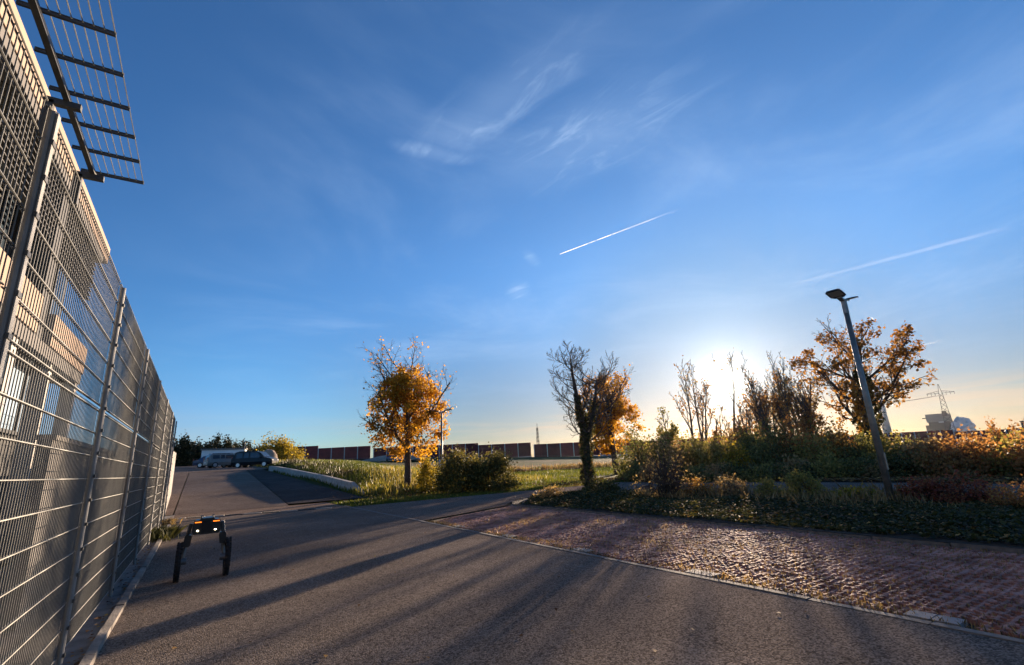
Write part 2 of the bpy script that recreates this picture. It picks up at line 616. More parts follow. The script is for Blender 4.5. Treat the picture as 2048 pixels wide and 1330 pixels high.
def terrain(x, y):
    x = np.asarray(x, dtype=float); y = np.asarray(y, dtype=float)
    rz = .07 * np.clip(y - 25, 0, 26) + .03 * np.clip(y - 51, 0, 60)
    left = 1 - ss(x, 9.0 + np.clip(y - 27, 0, 60) * .12, 22.0 + np.clip(y - 27, 0, 90) * .35)
    z = rz * left
    bump_ = .42 * ss(x, 5.9, 7.6) * (1 - ss(x, 11, 19)) * ss(y, 29, 38)
    z = z + bump_ * left
    # far field climbs to the foot of the noise barrier
    q = (x - 24) * .54 + (y - 164) * .843                      # signed distance beyond the barrier's line
    s_ = (x - 24) * .843 - (y - 164) * .54                     # distance along it
    foot = np.clip(5.0 - .036 * s_, -1.2, 5.2)
    far = ss(q, -70, -6)
    z = z * (1 - far) + (foot - .1) * far
    z = z - .16 * (1 - far) * ss(x, -.7, -.4) * (1 - ss(x, 22.3, 22.6)) * (1 - ss(y, 20.9, 21.4))
    # keep the earth under the ramp's asphalt
    z = z - .25 * (x < 5.4) * (y > 20) * (1 - far)
    return z - .03


xs = np.concatenate([np.linspace(-300, -40, 8), np.linspace(-30, 46, 153), np.linspace(52, 240, 40), np.linspace(280, 900, 12)])
ys = np.concatenate([np.linspace(-200, -30, 6), np.linspace(-24, 80, 209), np.linspace(84, 200, 40), np.linspace(240, 900, 12)])
GX, GY = np.meshgrid(xs, ys)
GZ = terrain(GX, GY)
nx, ny = len(xs), len(ys)
idx = np.arange(nx * ny).reshape(ny, nx)
F = np.stack([idx[:-1, :-1], idx[:-1, 1:], idx[1:, 1:], idx[1:, :-1]], -1).reshape(-1, 4)
structure(np_mesh('ground', np.stack([GX, GY, GZ], -1).reshape(-1, 3), F, 'meadow', smooth=True))


def sheet(name, poly, z, mat):
    """flat polygon sheet; z is a number or a function of y"""
    zf = z if callable(z) else (lambda y: z)
    mb = MB()
    mb.add([(x, y, zf(y)) for x, y in poly], [tuple(range(len(poly)))])
    return structure(mb.build(name, mat))


def strip(name, x0, x1, ya, yb, zf, mat, step=1.0, wob=0.0):
    mb = MB()
    k = max(1, int((yb - ya) / step))
    vs, fs = [], []
    for i in range(k + 1):
        y = ya + (yb - ya) * i / k
        w0, w1 = random.uniform(-wob, wob), random.uniform(-wob, wob)
        vs += [((x0(y) if callable(x0) else x0) + w0, y, zf(y)), ((x1(y) if callable(x1) else x1) + w1, y, zf(y))]
        if i:
            j = 2 * i
            fs.append((j - 2, j - 1, j + 1, j))
    mb.add(vs, fs)
    return structure(mb.build(name, mat))


strip('road', -.62, 5.30, -25, 22.2, lambda y: 0.0, 'asphalt', 2.0)
pathpoly = [(5.42, 13.45), (7.0, 14.15), (9.2, 15.15), (10.0, 16.1), (11.2, 16.75), (13.0, 16.75), (14.6, 16.3), (15.5, 15.2), (15.8, 13.5), (15.8, -30), (22.2, -30), (22.2, 20.2), (20.5, 21.2), (5.42, 20.95)]
sheet('path', pathpoly, 0.004, 'asphalt_old')
# concrete edging between road and parking bays, then the bays' soil bed
strip('gutter_pavement', -.75, 5.30, 22.2, 25.1, lambda y: 0.004 if y < 25 else .012, 'asphalt_pale', .5)
strip('ramp', -.70, 3.62, 25.1, 51.2, lambda y: ramp_z(y) + .012, 'asphalt_old', 1.0)
strip('ramp_lane', 3.66, lambda y: 7.15 - .09 * (y - 26), 25.6, 51.2, lambda y: ramp_z(y) + .016, 'asphalt_shaded', 1.0)  # darker colour paints in the shade of the bank on this side
strip('ramp_edge', -4.0, -.74, 25.1, 51.2, lambda y: ramp_z(y) + .02, 'asphalt_pale', 1.0)
strip('car_park', -9, 13, 51.2, 110, lambda y: ramp_z(y) + .02, 'asphalt_old', 4.0)
sheet('sub_base', [(5.3, -20), (22.3, -20), (22.3, 21.3), (5.3, 21.3)], -.06, 'soil')
strip('paver_bed', 5.42, 9.32, -14, 15.0, lambda y: -.034, 'soil', 1.0)
bed = [(9.30, -16), (9.30, 14.9), (10.0, 16.0), (11.2, 16.65), (13.0, 16.65), (14.6, 16.2), (15.4, 15.1), (15.7, 13.5), (15.7, -16)]
sheet('planting_bed', bed, .05, 'bed_soil')
strip('leaf_verge', 22.2, 26.0, -20, 24, lambda y: .02, 'bed_soil', 1.0)
strip('fence_verge', -3.0, -.66, -10, 25.0, lambda y: .012, 'concrete_dark', 1.0)
# highway strip in front of the noise barrier
hw = []
mb = MB()
P0, P1 = Vector((14.0, 158.0, 0)), Vector((260.0, 2.0, 0))
dirh = (P1 - P0).normalized(); nh = Vector((-dirh.y, dirh.x, 0))
for i in range(40):
    p = P0 + (P1 - P0) * i / 39
    for off in (-6, 5):
        q = p + nh * off
        z = float(terrain(q.x, q.y)) + .35
        mb.V.append((q.x, q.y, z)); mb.k += 1
for i in range(39):
    mb.F.append((2 * i, 2 * i + 2, 2 * i + 3, 2 * i + 1))
structure(mb.build('highway', 'asphalt_old'))
# narrow service lane beyond the grass
mb = MB()
for (x, y) in ((24, 62), (38, 53.0), (60, 38.0), (80, 24)):
    for off in (0, 4.5):
        mb.V.append((x + off * .55, y + off * .83, float(terrain(x + off * .55, y + off * .83)) + .12)); mb.k += 1
for i in range(3):
    mb.F.append((2 * i, 2 * i + 2, 2 * i + 3, 2 * i + 1))
structure(mb.build('service_lane', 'asphalt_pale'))

# ------------------------------------------------------------------ kerbs, edging stones, drain
kl = thing('kerb', 'low concrete kerb with worn stones running along the foot of the mesh fence', 'kerb', (-.64, 0, 0))
y = -6.0
i = 0
while y < 22.0:
    L = .98
    mb = MB()
    h = .055 + random.uniform(-.008, .008)
    mb.hexa([(-.045, 0, -.08), (.045, 0, -.08), (.045, L, -.08), (-.045, L, -.08), (-.04, 0, h), (.035, 0, h - .006), (.035, L, h - .006), (-.04, L, h)])
    mb.build('kerb_stone', 'kerb_worn', kl, loc=(random.uniform(-.006, .006), y, 0))
    y += 1.0
el = thing('edging', 'thin concrete edging line between asphalt road and red grid pavers', 'kerb', (5.36, 0, 0))
me0 = None
for k in range(32):
    y = -10 + k
    if me0 is None:
        mb = MB()
        mb.box((0, .49, -.03), (.085, .985, .074))
        o_ = mb.build('edging_stone', 'concrete_dark', el, loc=(0, y, 0)); me0 = o_.data
    else:
        link('edging_stone', me0, el, (random.uniform(-.005, .005), y, random.uniform(-.004, .004)))
bl = thing('bed_kerb', 'low dark concrete kerb edging the ivy bed beside the red pavers', 'kerb', (9.34, 0, 0))
me0 = None
for k in range(31):
    y = -16 + k
    if me0 is None:
        mb = MB(); mb.box((0, .49, -.02), (.07, .985, .12))
        o_ = mb.build('kerb_stone', 'concrete_dark', bl, loc=(0, y, 0)); me0 = o_.data
    else:
        link('kerb_stone', me0, bl, (0, y, random.uniform(-.006, .006)))
dr = thing('drain', 'slotted drain channel across the road at the foot of the ramp', 'drain', (0, 0, 0))
for k in range(9):
    x = -.55 + k * .62
    yy = 22.95 - .30 * (x + .7)
    mb = MB()
    if k % 2:
        mb.box((0, 0, .012), (.60, .16, .022))
        for s in range(9):
            mb.box((-.26 + s * .065, 0, .026), (.028, .14, .012))
        mb.build('drain_grate', 'iron', dr, loc=(x, yy, 0)).rotation_euler = (0, 0, -.29)
    else:
        mb.box((0, 0, .014), (.60, .16, .026))
        mb.build('drain_stone', 'concrete', dr, loc=(x, yy, 0)).rotation_euler = (0, 0, -.29)

# ------------------------------------------------------------------ red turf pavers (octagonal stones leave open corners)
pv = thing('paver_field', 'parking bays of weathered red concrete grid pavers with open grassy holes', 'paving', (5.42, 0, 0))


def paver_mesh(seed):
    """one cross shaped stone of the turf paving; four neighbours leave an open pocket between their arms"""
    r_ = random.Random(seed)
    h, a = .0495, .0145
    ring_ = [(-a, -h), (a, -h), (a, -a), (h, -a), (h, a), (a, a), (a, h), (-a, h), (-a, a), (-h, a), (-h, -a), (-a, -a)]
    n_ = len(ring_)
    bot = [(x * 1.06, y * 1.0, -.05) for x, y in ring_]
    mid = [(x * 1.05, y * 1.0, -.010) for x, y in ring_]
    top = [(x * .9 + r_.uniform(-.003, .003), y * .95 + r_.uniform(-.003, .003), r_.uniform(-.006, .004)) for x, y in ring_]
    vs = bot + mid + top
    fs = []
    for lay in (0, n_):
        fs += [(lay + i, lay + (i + 1) % n_, lay + n_ + (i + 1) % n_, lay + n_ + i) for i in range(n_)]
    t_ = 2 * n_
    fs += [(t_, t_ + 1, t_ + 2, t_ + 11), (t_ + 2, t_ + 3, t_ + 4, t_ + 5), (t_ + 5, t_ + 6, t_ + 7, t_ + 8), (t_ + 8, t_ + 9, t_ + 10, t_ + 11), (t_ + 2, t_ + 5, t_ + 8, t_ + 11)]
    return vs, fs


pm_meshes = []
for s in range(6):
    vs, fs = paver_mesh(s)
    me = bpy.data.meshes.new('paver'); me.from_pydata(vs, [], fs); me.materials.append(MATS['paver_red'])
    pm_meshes.append(me)
cells = []
for ix in range(38):
    for iy in range(-14, 152):
        x = .10 + .1 * ix
        y = .1 * iy
        X = 5.42 + x
        if y > 13.1 + (X - 5.42) * .46:
            continue
        if ix < 2 and any(abs(y - yb) < .24 for yb in (-.3, 2.03, 4.4, 6.75, 9.1, 11.45)):
            continue
        cells.append((x, y))
inview = [c_ for c_ in cells if c_[1] > 1.25 - (c_[0] - 0) * .02]
inview.sort(key=lambda c_: (c_[0] + 5.42) ** 2 + c_[1] ** 2)
near = set(inview[:290])
rest = MB()
for c_ in cells:
    zj = random.uniform(-.009, .008) + .010 * math.sin(c_[0] * 2.1 + 1) * math.sin(c_[1] * 1.3)
    if c_ in near:
        o_ = link('paver', random.choice(pm_meshes), pv, (c_[0], c_[1], zj))
        o_.rotation_euler = (random.uniform(-.035, .035), random.uniform(-.035, .035), random.choice((0, 1, 2, 3)) * math.pi / 2 + random.uniform(-.03, .03))
    else:
        vs, fs = paver_mesh(random.randrange(6))
        ta, tb = random.uniform(-.035, .035), random.uniform(-.035, .035)
        rest.add([(v[0] + c_[0], v[1] + c_[1], v[2] + zj + ta * v[0] + tb * v[1]) for v in vs], fs)
stuff(rest.build('paver_rest', 'paver_red', pv))
for yb in (-.3, 2.03, 4.4, 6.75, 9.1, 11.45):
    for s in (-1, 1):
        mb = MB(); mb.box((0, 0, -.02), (.19, .19, .055))
        mb.build('marker_stone', 'stone_pale', pv, loc=(.13, yb + s * .1, 0))


# ------------------------------------------------------------------ grass
def blades(name, X, Y, Z, h, w, mat, tint, lean=.35, parent=None):
    n_ = len(X)
    a = rng.uniform(0, 2 * np.pi, n_)
    h = h * rng.uniform(.5, 1.3, n_)
    w = w * rng.uniform(.7, 1.3, n_)
    ca, sa = np.cos(a), np.sin(a)
    la = rng.uniform(0, 2 * np.pi, n_); lm = h * rng.uniform(0, lean, n_)
    V = np.empty((n_, 4, 3))
    B0 = np.stack([X, Y, Z], -1)
    side = np.stack([ca * w, sa * w, np.zeros(n_)], -1) * .5
    tip = B0 + np.stack([np.cos(la) * lm, np.sin(la) * lm, h], -1)
    midp = B0 * .5 + tip * .5 + np.stack([-np.cos(la) * lm * .2, -np.sin(la) * lm * .2, h * .05], -1)
    V[:, 0] = B0 - side
    V[:, 1] = B0 + side
    V[:, 2] = midp + side * .7
    V[:, 3] = tip
    F = np.arange(n_ * 4).reshape(n_, 4)
    return np_mesh(name, V.reshape(-1, 3), F, mat, parent, np.repeat(np.clip(tint, 0, 1), 4))


def fnoise(x, y, s, seed=0):
    r_ = np.random.default_rng(seed)
    v = np.zeros_like(x, dtype=float)
    for _ in range(7):
        a = r_.uniform(0, 6.28); k = s * r_.uniform(.5, 2.2); p = r_.uniform(0, 6.28)
        v += np.sin((x * math.cos(a) + y * math.sin(a)) * k + p)
    return v / 7 * 1.6


# short roadside grass along the path's far edge
n_ = 26000
X = rng.uniform(3.9, 24, n_); Y = 21.05 + rng.power(.8, n_) * 9.5
keep = ~((X < 7.6 - .09 * (Y - 26)) & (Y > 25.2)) & ~((X < 5.4) & (Y < 23.2 + (5.4 - X) * 1.2)) & ~((X > 20) & (Y < 21.6))
X, Y = X[keep], Y[keep]
stuff(blades('verge_grass', X, Y, terrain(X, Y) - .01, .10, .035, 'grass_blades', .42 + .3 * fnoise(X, Y, .9, 3) + rng.normal(0, .18, len(X))),
      'short yellow-green grass beside the path with fallen leaves', 'grass')
# meadow behind: long grass in green and dry patches
n_ = 70000
X = np.concatenate([rng.uniform(5.5, 60, n_ - 22000), rng.uniform(5.5, 16, 22000)]); Y = np.concatenate([rng.uniform(26, 75, n_ - 22000), rng.uniform(27, 55, 22000)])
keep = (X > 7.3 - .085 * (Y - 26)) & (rng.uniform(0, 1, n_) < np.clip(1.25 - (Y - 26) / 60, .25, 1)) & ~((X > 24) & (np.abs((X - 24) * .55 + (Y - 62) * .83 - 2) < 2.6)) & ~((X > 22) & (Y < 30))
X, Y = X[keep], Y[keep]
dry = fnoise(X, Y, .35, 5) - .12
stuff(blades('meadow_grass', X, Y, terrain(X, Y) - .02, .24 + .16 * ss(dry, 0, .6), .06, 'grass_blades', .42 + .5 * dry + rng.normal(0, .13, len(X))),
      'meadow of green grass with dry straw patches behind the concrete wall', 'grass')
# tall dry weeds on the bank beside the ramp
n_ = 15000
X = rng.uniform(5.2, 14, n_); Y = rng.uniform(28.0, 56, n_)
wallx = 7.55 - .092 * (Y - 27)
d_ = X - wallx
dn = fnoise(X, Y, .8, 9)
keep = (d_ > .25) & (d_ < 4.5) & (rng.uniform(0, 1, n_) < .25 + .6 * dn)
X, Y, dn = X[keep], Y[keep], dn[keep]
stuff(blades('dry_weeds', X, Y, terrain(X, Y) - .02,   .34 + .18 * dn, .035, 'weed_blades', .35 + .3 * dn + rng.normal(0, .2, len(X)), .5),
      'tall dry brown weeds on the bank above the concrete wall', 'weeds')
# rough reeds along the service lane
t_ = rng.uniform(0, 1, 5000)
X = 26 + t_ * 52 + rng.normal(0, .6, 5000); Y = 66 - t_ * 37.5 + rng.normal(0, .6, 5000)
stuff(blades('dry_reeds', X, Y, terrain(X, Y), .8, .07, 'leaf_straw', .5 + rng.normal(0, .25, 5000), .3),
      'band of pale dry reeds beyond the service lane below the barrier', 'reeds')
# grass and moss in the open corners of the pavers and along the edging
n_ = 52000
X = rng.uniform(5.44, 9.28, n_); Y = rng.uniform(-1, 14.5, n_)
keep = (Y < 12.9 + (X - 5.42) * .46) & (X < 9.28) & (rng.uniform(0, 1, n_) < .35 + .5 * fnoise(X, Y, 1.1, 21) + .6 * (X < 5.75))
X, Y = X[keep], Y[keep]
stuff(blades('paver_grass', X, Y, np.full(len(X), -.035), .06, .010, 'leaf_straw', .55 + rng.normal(0, .2, len(X)), .6),
      'sparse dry grass tufts growing in the holes of the red pavers', 'grass')
n_ = 3600
X = 5.40 + np.abs(rng.normal(0, .10, n_)); Y = rng.uniform(-2, 13.2, n_)
keep = rng.uniform(0, 1, n_) < .5 + .6 * fnoise(X * 3, Y, 1.4, 33)
X, Y = X[keep], Y[keep]
stuff(blades('edging_grass', X, Y, np.full(len(X), -.01), .042, .012, 'weed_blades', .7 + rng.normal(0, .18, len(X)), .8),
      'dry grass fringe along the concrete edging of the pavers', 'grass')

# ------------------------------------------------------------------ mesh fence on the left
FX = -.87
fence = thing('fence', 'tall galvanised double bar mesh fence along the left side of the road', 'fence', (FX, 0, 0))
Y0F, PITCH, NP = 3.05, 2.9, 7
posts = [Y0F + PITCH * k for k in range(-2, NP)]
ZJ, ZT, RS = 2.17, 3.44, .207
flat = None
for k, y in enumerate(posts):
    mb = MB(); mb.tube([(.036, 0, 0), (.036, 0, ZT - .05)], .021, 10)
    if abs(y - Y0F) < .01:
        mb.box((.058, 0, ZT / 2 - .03), (.006, .045, ZT - .06))
    p_ = mb.build('post', 'post_zinc', fence, loc=(0, y, 0))
    mbc = MB()
    for s in range(16):
        mbc.box((.060, 0, .1 + s * RS), (.012, .05, .028))
    stuff(mbc.build('clamp', 'galvanised_dark', p_))
vw = None
hb_l = hb_u = None
for k in range(len(posts) - 1):
    ya = posts[k]
    Lp = PITCH
    if vw is None:
        mb = MB()
        nw = int(Lp / .05)
        for s in range(nw):
            y = .035 + s * (Lp - .07) / (nw - 1)
            mb.tube([(0, y, .06), (0, y, ZJ + .008)], .0036, 4, False)
        vw = mb.build('wire_panel', 'fence_wire', fence, loc=(0, ya, 0))
        mb = MB()
        for s in range(nw):
            y = .035 + s * (Lp - .07) / (nw - 1)
            mb.tube([(0, y, ZJ + .022), (0, y, ZT)], .0036, 4, False)
        vu = mb.build('wire_panel', 'fence_wire', fence, loc=(0, ya, 0))
        mb = MB()
        for dx in (-.007, .007):
            mb.tube([(dx, .02, 0), (dx, Lp - .02, 0)], .0048, 5)
        hb = mb.build('double_bar', 'galvanised', fence, loc=(0, ya, .08))
        first = True
    else:
        link('wire_panel', vw.data, fence, (0, ya, 0))
        link('wire_panel', vu.data, fence, (0, ya, 0))
        first = False
    zs = [.08 + RS * s for s in range(11)] + [ZJ + .035 + RS * s for s in range(6)] + [ZT]
    for z in zs:
        if first and abs(z - .08) < 1e-6:
            continue
        link('double_bar', hb.data, fence, (0, ya, z))
# overhanging mesh panel bolted on top of the fence
can = thing('overhang_grid', 'horizontal mesh grid cantilevered out from the top of the fence', 'grid', (FX, 0, 3.55))
for y0, y1 in ((-1.2, 3.97),):
    mb = MB(); mb.box((.055, (y0 + y1) / 2, -.012), (.028, y1 - y0, .028)); mb.build('rail', 'galvanised_dark', can)
for y in (3.12, 3.90, .2):
    mb = MB(); mb.box((.045, y, -.05), (.15, .034, .034)); mb.box((-.01, y, -.16), (.04, .034, .22)); mb.build('support_arm', 'galvanised_dark', can)
bar = None
for k in range(17):
    y = 3.955 - k * .286
    if bar is None:
        mb = MB(); mb.box((.155, 0, .012), (.345, .013, .013)); mb.box((.155, 0, .026), (.345, .009, .005))
        bar = mb.build('cross_bar', 'galvanised_dark', can, loc=(0, y, 0))
    else:
        link('cross_bar', bar.data, can, (0, y, 0))
wm = None
for k in range(7):
    x = .088 + k * .0392
    if wm is None:
        mb = MB(); mb.tube([(0, -1.0, .022), (0, 3.96, .022)], .0026, 5)
        wm = mb.build('long_wire', 'galvanised', can, loc=(x, 0, 0))
    else:
        link('long_wire', wm.data, can, (x, 0, 0))
# lower slatted fence that goes on beside the ramp
f2 = thing('slat_fence', 'lower pale fence of upright slats continuing beyond the mesh fence', 'fence', (-.95, 0, 0))
sl = None
y = 20.75
while y < 33.5:
    z0 = ramp_z(y)
    if sl is None:
        mb = MB(); mb.box((0, 0, 1.35), (.05, .10, 2.75)); sl = mb.build('slat', 'column_white', f2, loc=(0, y, 0))
    else:
        link('slat', sl.data, f2, (-.02 * (y - 20.75), y, z0 * .8 - .03 * (y - 20.75)))
    y += .34

# ------------------------------------------------------------------ building behind the fence
bld = thing('building', 'dark multi-storey building with sunlit beige parapet bands behind the fence', 'building', (-3.0, 0, 0))
BY0, BY1 = -9.0, 18.0


def bbox(name, mat, x0, x1, y0, y1, z0, z1, par=bld):
    mb = MB(); mb.box(((x0 + x1) / 2, (y0 + y1) / 2, (z0 + z1) / 2), (x1 - x0, y1 - y0, z1 - z0))
    return mb.build(name, mat, par)


bbox('wall', 'facade_dark', -9, -.75, BY0, BY1 - .35, 0, 8.38)
bbox('fascia', 'render_beige', -9.3, .0, BY0, BY1, 7.92, 8.42)
bbox('floor_slab', 'facade_grey', -.75, -.02, BY0, 17.4, 7.72, 7.91)
bbox('parapet', 'render_beige', -.22, .0, 5.0, 12.75, 4.40, 5.15)
bbox('parapet', 'render_beige', -.22, .0, 13.8, 17.5, 4.40, 5.10)
bbox('floor_slab', 'facade_grey', -.75, -.03, BY0, 17.5, 4.12, 4.38)
for (y0, y1) in ((5.2, 8.0), (8.3, 10.4), (10.6, 12.6), (14.1, 16.9)):
    w_ = bbox('window', 'glass_pale', -.74, -.68, y0, y1, 2.7, 4.1)
    bbox('window_frame', 'lamp_black', -.68, -.64, (y0 + y1) / 2 - .04, (y0 + y1) / 2 + .04, 2.7, 4.1, w_)
    bbox('window_frame', 'lamp_black', -.68, -.64, y0, y1, 2.62, 2.70, w_)
for k in range(9):
    y0 = BY0 + 1.2 + k * 2.85
    w_ = bbox('window', 'window_glass', -.74, -.70, y0, y0 + 2.3, 5.4, 7.65)
    bbox('window_frame', 'galvanised_dark', -.70, -.64, y0 + 1.1, y0 + 1.18, 5.4, 7.65, w_)
sl0 = None
for k in range(12):
    z = 6.55 + k * .13
    if sl0 is None:
        mb = MB(); mb.hexa([(-.30, 9.5, -.012), (-.12, 9.5, -.06), (-.12, 17.3, -.06), (-.30, 17.3, -.012), (-.30, 9.5, .006), (-.12, 9.5, -.042), (-.12, 17.3, -.042), (-.30, 17.3, .006)])
        sl0 = mb.build('louvre', 'louvre', bld, loc=(0, 0, z))
    else:
        link('louvre', sl0.data, bld, (0, 0, z))
for y in (-4, -.5, 3.0, 6.6, 9.3, 11.9, 14.5, 17.2):
    bbox('column', 'column_white', -.34, -.06, y - .14, y + .14, 0, 4.1)
for y in (13.27,):
    bbox('column', 'facade_dark', -.5, -.1, y - .3, y + .3, 4.4, 8.2)
for k in range(7):
    y0 = -3.6 + k * 2.7
    w_ = bbox('shop_window', 'window_glass', -.745, -.70, y0, y0 + 2.3, .4, 2.5)
    bbox('window_frame', 'galvanised_dark', -.70, -.65, y0 + 1.1, y0 + 1.16, .4, 2.5, w_)
gw = thing('garden_wall', 'plain grey rendered wall standing close behind the mesh fence', 'wall', (-1.55, 0, 0))
mb = MB(); mb.box((0, 15.2, 1.0), (.12, 15.0, 2.0)); mb.build('wall', 'facade_grey', gw)
mb = MB(); mb.box((0, 15.2, 2.03), (.18, 15.0, .06)); mb.build('coping', 'concrete', gw)


# ------------------------------------------------------------------ trees
def grow(mb, p, d, L, r, lvl, P, tips, depth=0):
    """recursive branch: adds a tapering tube, appends twig points to tips"""
    nseg = P['seg'][min(lvl, len(P['seg']) - 1)]
    pts, rad = [p.copy()], [r]
    q = p.copy(); dd = d.normalized()
    r_end = r * P['taper'][min(lvl, len(P['taper']) - 1)]
    wig = P['wig'][min(lvl, len(P['wig']) - 1)]
    up = P['up'][min(lvl, len(P['up']) - 1)]
    for i in range(nseg):
        dd = (dd + Vector((random.gauss(0, wig), random.gauss(0, wig), random.gauss(0, wig) + up))).normalized()
        q = q + dd * (L / nseg)
        pts.append(q.copy()); rad.append(r + (r_end - r) * (i + 1) / nseg)
    mb.tube(pts, rad, P['sides'][min(lvl, len(P['sides']) - 1)], lvl == 0)
    if lvl >= P['max']:
        tips.extend(pts[1:])
        return
    if lvl >= P['max'] - 1:
        tips.extend(pts[2:])
    nch = P['n'][lvl]
    lo = P['lo'][lvl]
    for k in range(nch):
        t = lo + (1 - lo) * (k + random.random() * .8) / nch
        t = min(t, .985)
        s = t * nseg; i0 = min(int(s), nseg - 1); fr = s - i0
        bp_ = pts[i0].lerp(pts[i0 + 1], fr)
        br = rad[i0] + (rad[i0 + 1] - rad[i0]) * fr
        ax = (pts[i0 + 1] - pts[i0]).normalized()
        ang = R(random.gauss(P['ang'][lvl], 9))
        side = ax.orthogonal().normalized()
        side.rotate(Matrix.Rotation(k * 2.4 + random.uniform(-.6, .6), 3, ax))
        nd = ax * math.cos(ang) + side * math.sin(ang)
        ln = P['len'][lvl] * L * (1 - .45 * max(0, (t - lo)) / (1 - lo + 1e-6)) * random.uniform(.75, 1.2)
        grow(mb, bp_, nd, ln, max(br * P['rr'][lvl], P['rmin']), lvl + 1, P, tips)


def crown_points(tips, n_, spread, accept=None):
    T = np.array([tuple(t) for t in tips])
    if accept is not None:
        w = accept(T)
    else:
        w = np.ones(len(T))
    w = w / w.sum()
    ii_ = rng.choice(len(T), n_, p=w)
    return T[ii_] + rng.normal(0, spread, (n_, 3))


def ivy_on(parent, pts, n_, rad, size=.09):
    """ivy leaves wrapped round a trunk polyline"""
    pts = np.array([tuple(p_) for p_ in pts])
    s = rng.uniform(0, len(pts) - 1.001, n_)
    i0 = s.astype(int); fr = (s - i0)[:, None]
    c_ = pts[i0] * (1 - fr) + pts[i0 + 1] * fr
    a = rng.uniform(0, 2 * np.pi, n_)
    rr = np.interp(s, np.arange(len(pts)), rad) * (1 + .35 * np.sin(s * 5 + a * 2)) * rng.uniform(.75, 1.25, n_)
    P_ = c_ + np.stack([np.cos(a) * rr, np.sin(a) * rr, rng.normal(0, .05, n_)], -1)
    return leaves('ivy', P_, size, 'leaf_ivy', parent)


def clumps_in(n_clump, n_, envelope, zr, sig, lean=(0, 0)):
    '''leaf clumps spread through a crown; envelope(z) gives the crown radius at that height'''
    z = rng.uniform(zr[0], zr[1], n_clump * 3)
    r_ = np.array([envelope(q) for q in z])
    k_ = rng.uniform(0, 1, len(z)) < r_ / r_.max()
    z, r_ = z[k_][:n_clump], r_[k_][:n_clump]
    a = rng.uniform(0, 6.283, len(z)); q = np.sqrt(rng.uniform(.12, 1.0, len(z)))
    c_ = np.stack([np.cos(a) * r_ * q + lean[0] * (z - zr[0]), np.sin(a) * r_ * q + lean[1] * (z - zr[0]), z], -1)
    w = rng.uniform(.3, 1.7, len(z)); w /= w.sum()
    i_ = rng.choice(len(z), n_, p=w)
    return c_[i_] + rng.normal(0, 1, (n_, 3)) * np.array([sig, sig, sig * .8])


# --- golden maple by the path
random.seed(21)
x, y = 10.43, 28.22
t1 = thing('maple_tree', 'golden-leaved maple standing alone in the grass beside the path lamp', 'tree', (x, y, float(terrain(x, y))))
mb = MB(); tips = []
P = dict(max=4, seg=(6, 6, 5, 4, 3), taper=(.4, .4, .35, .4, .5), wig=(.03, .07, .10, .14, .16), up=(.02, .10, .05, .02, .0),
         sides=(10, 7, 5, 4, 3), n=(12, 7, 5, 4), lo=(.27, .20, .2, .2), ang=(47, 38, 40, 40), len=(.60, .52, .50, .5), rr=(.5, .6, .62, .65), rmin=.006)
grow(mb, Vector((0, 0, -.1)), Vector((0, 0, 1)), 6.9, .21, 0, P, tips)
mb.build('trunk', 'bark', t1, smooth=True)
T = np.array([tuple(t) for t in tips])


def acc1(T_):
    z = T_[:, 2]; x_ = T_[:, 0] * .83 - T_[:, 1] * .55
    r_ = np.hypot(T_[:, 0], T_[:, 1])
    return np.where((z > 1.5) & (r_ < np.interp(z, (1.6, 2.2, 3.2, 4.4, 5.8, 6.8, 7.5), (.2, 1.5, 2.4, 2.55, 1.9, 1.1, .2))), 1.0, .02)


Pl = crown_points(tips, 8000, .15, acc1)
Pl = np.concatenate([Pl, clumps_in(190, 7600, lambda q: np.interp(q, (1.7, 2.3, 3.2, 4.4, 5.8, 6.8, 7.4), (.8, 1.9, 2.3, 2.4, 1.75, .9, .2)), (1.75, 7.2), .19)])
leaves('crown', Pl, .14, 'leaf_gold', t1, tint=.5 + .25 * fnoise(Pl[:, 0], Pl[:, 2], 1.6, 2) + rng.normal(0, .16, len(Pl)))

# --- bare tree wrapped in ivy
random.seed(5)
x, y = 13.56, 15.63
t2 = thing('bare_tree', 'leafless forked tree with dark ivy wrapped round its trunk at the bed corner', 'tree', (x, y, .05))
mb = MB(); tips = []
trunk = [Vector(p_) for p_ in ((0, 0, -.1), (-.05, .05, 1.0), (-.02, 0, 2.0), (-.10, .06, 3.0), (-.22, .14, 4.0), (-.32, .2, 5.0), (-.34, .2, 5.6))]
mb.tube(trunk, [.19, .17, .15, .12, .09, .06, .04], 10)
fork = [Vector(p_) for p_ in ((-.02, 0, 2.0), (.22, -.12, 2.8), (.42, -.25, 3.7), (.55, -.36, 4.6))]
mb.tube(fork, [.11, .09, .07, .04], 8)
P2b = dict(max=3, seg=(5, 6, 5, 3), taper=(.35, .3, .4, .5), wig=(.05, .10, .14, .18), up=(.03, .16, .14, .08),
           sides=(6, 5, 4, 3), n=(0, 9, 6, 0), lo=(.2, .2, .2, .2), ang=(55, 48, 46, 45), len=(.5, .46, .42, .4), rr=(.5, .6, .7, .75), rmin=.010)
for tr_, k0, cnt in ((trunk, 2, 22), (fork, 1, 12)):
    for k in range(cnt):
        s = k0 + (len(tr_) - 1.02 - k0) * k / (cnt - 1)
        i0 = int(s); p_ = tr_[i0].lerp(tr_[i0 + 1], s - i0)
        a = k * 2.4 + random.uniform(-.5, .5)
        d = Vector((math.cos(a), math.sin(a), random.uniform(-.1, .4)))
        grow(mb, p_, d, 1.75 * (1.15 - .1 * s) * random.uniform(.85, 1.2), .042 - .004 * s, 1, P2b, tips)
mb.build('trunk', 'bark', t2, smooth=True)
ivy_on(t2, trunk[:5], 3000, [.23, .215, .19, .16, .10], .10)
ivy_on(t2, fork[:3], 500, [.16, .13, .09], .09)

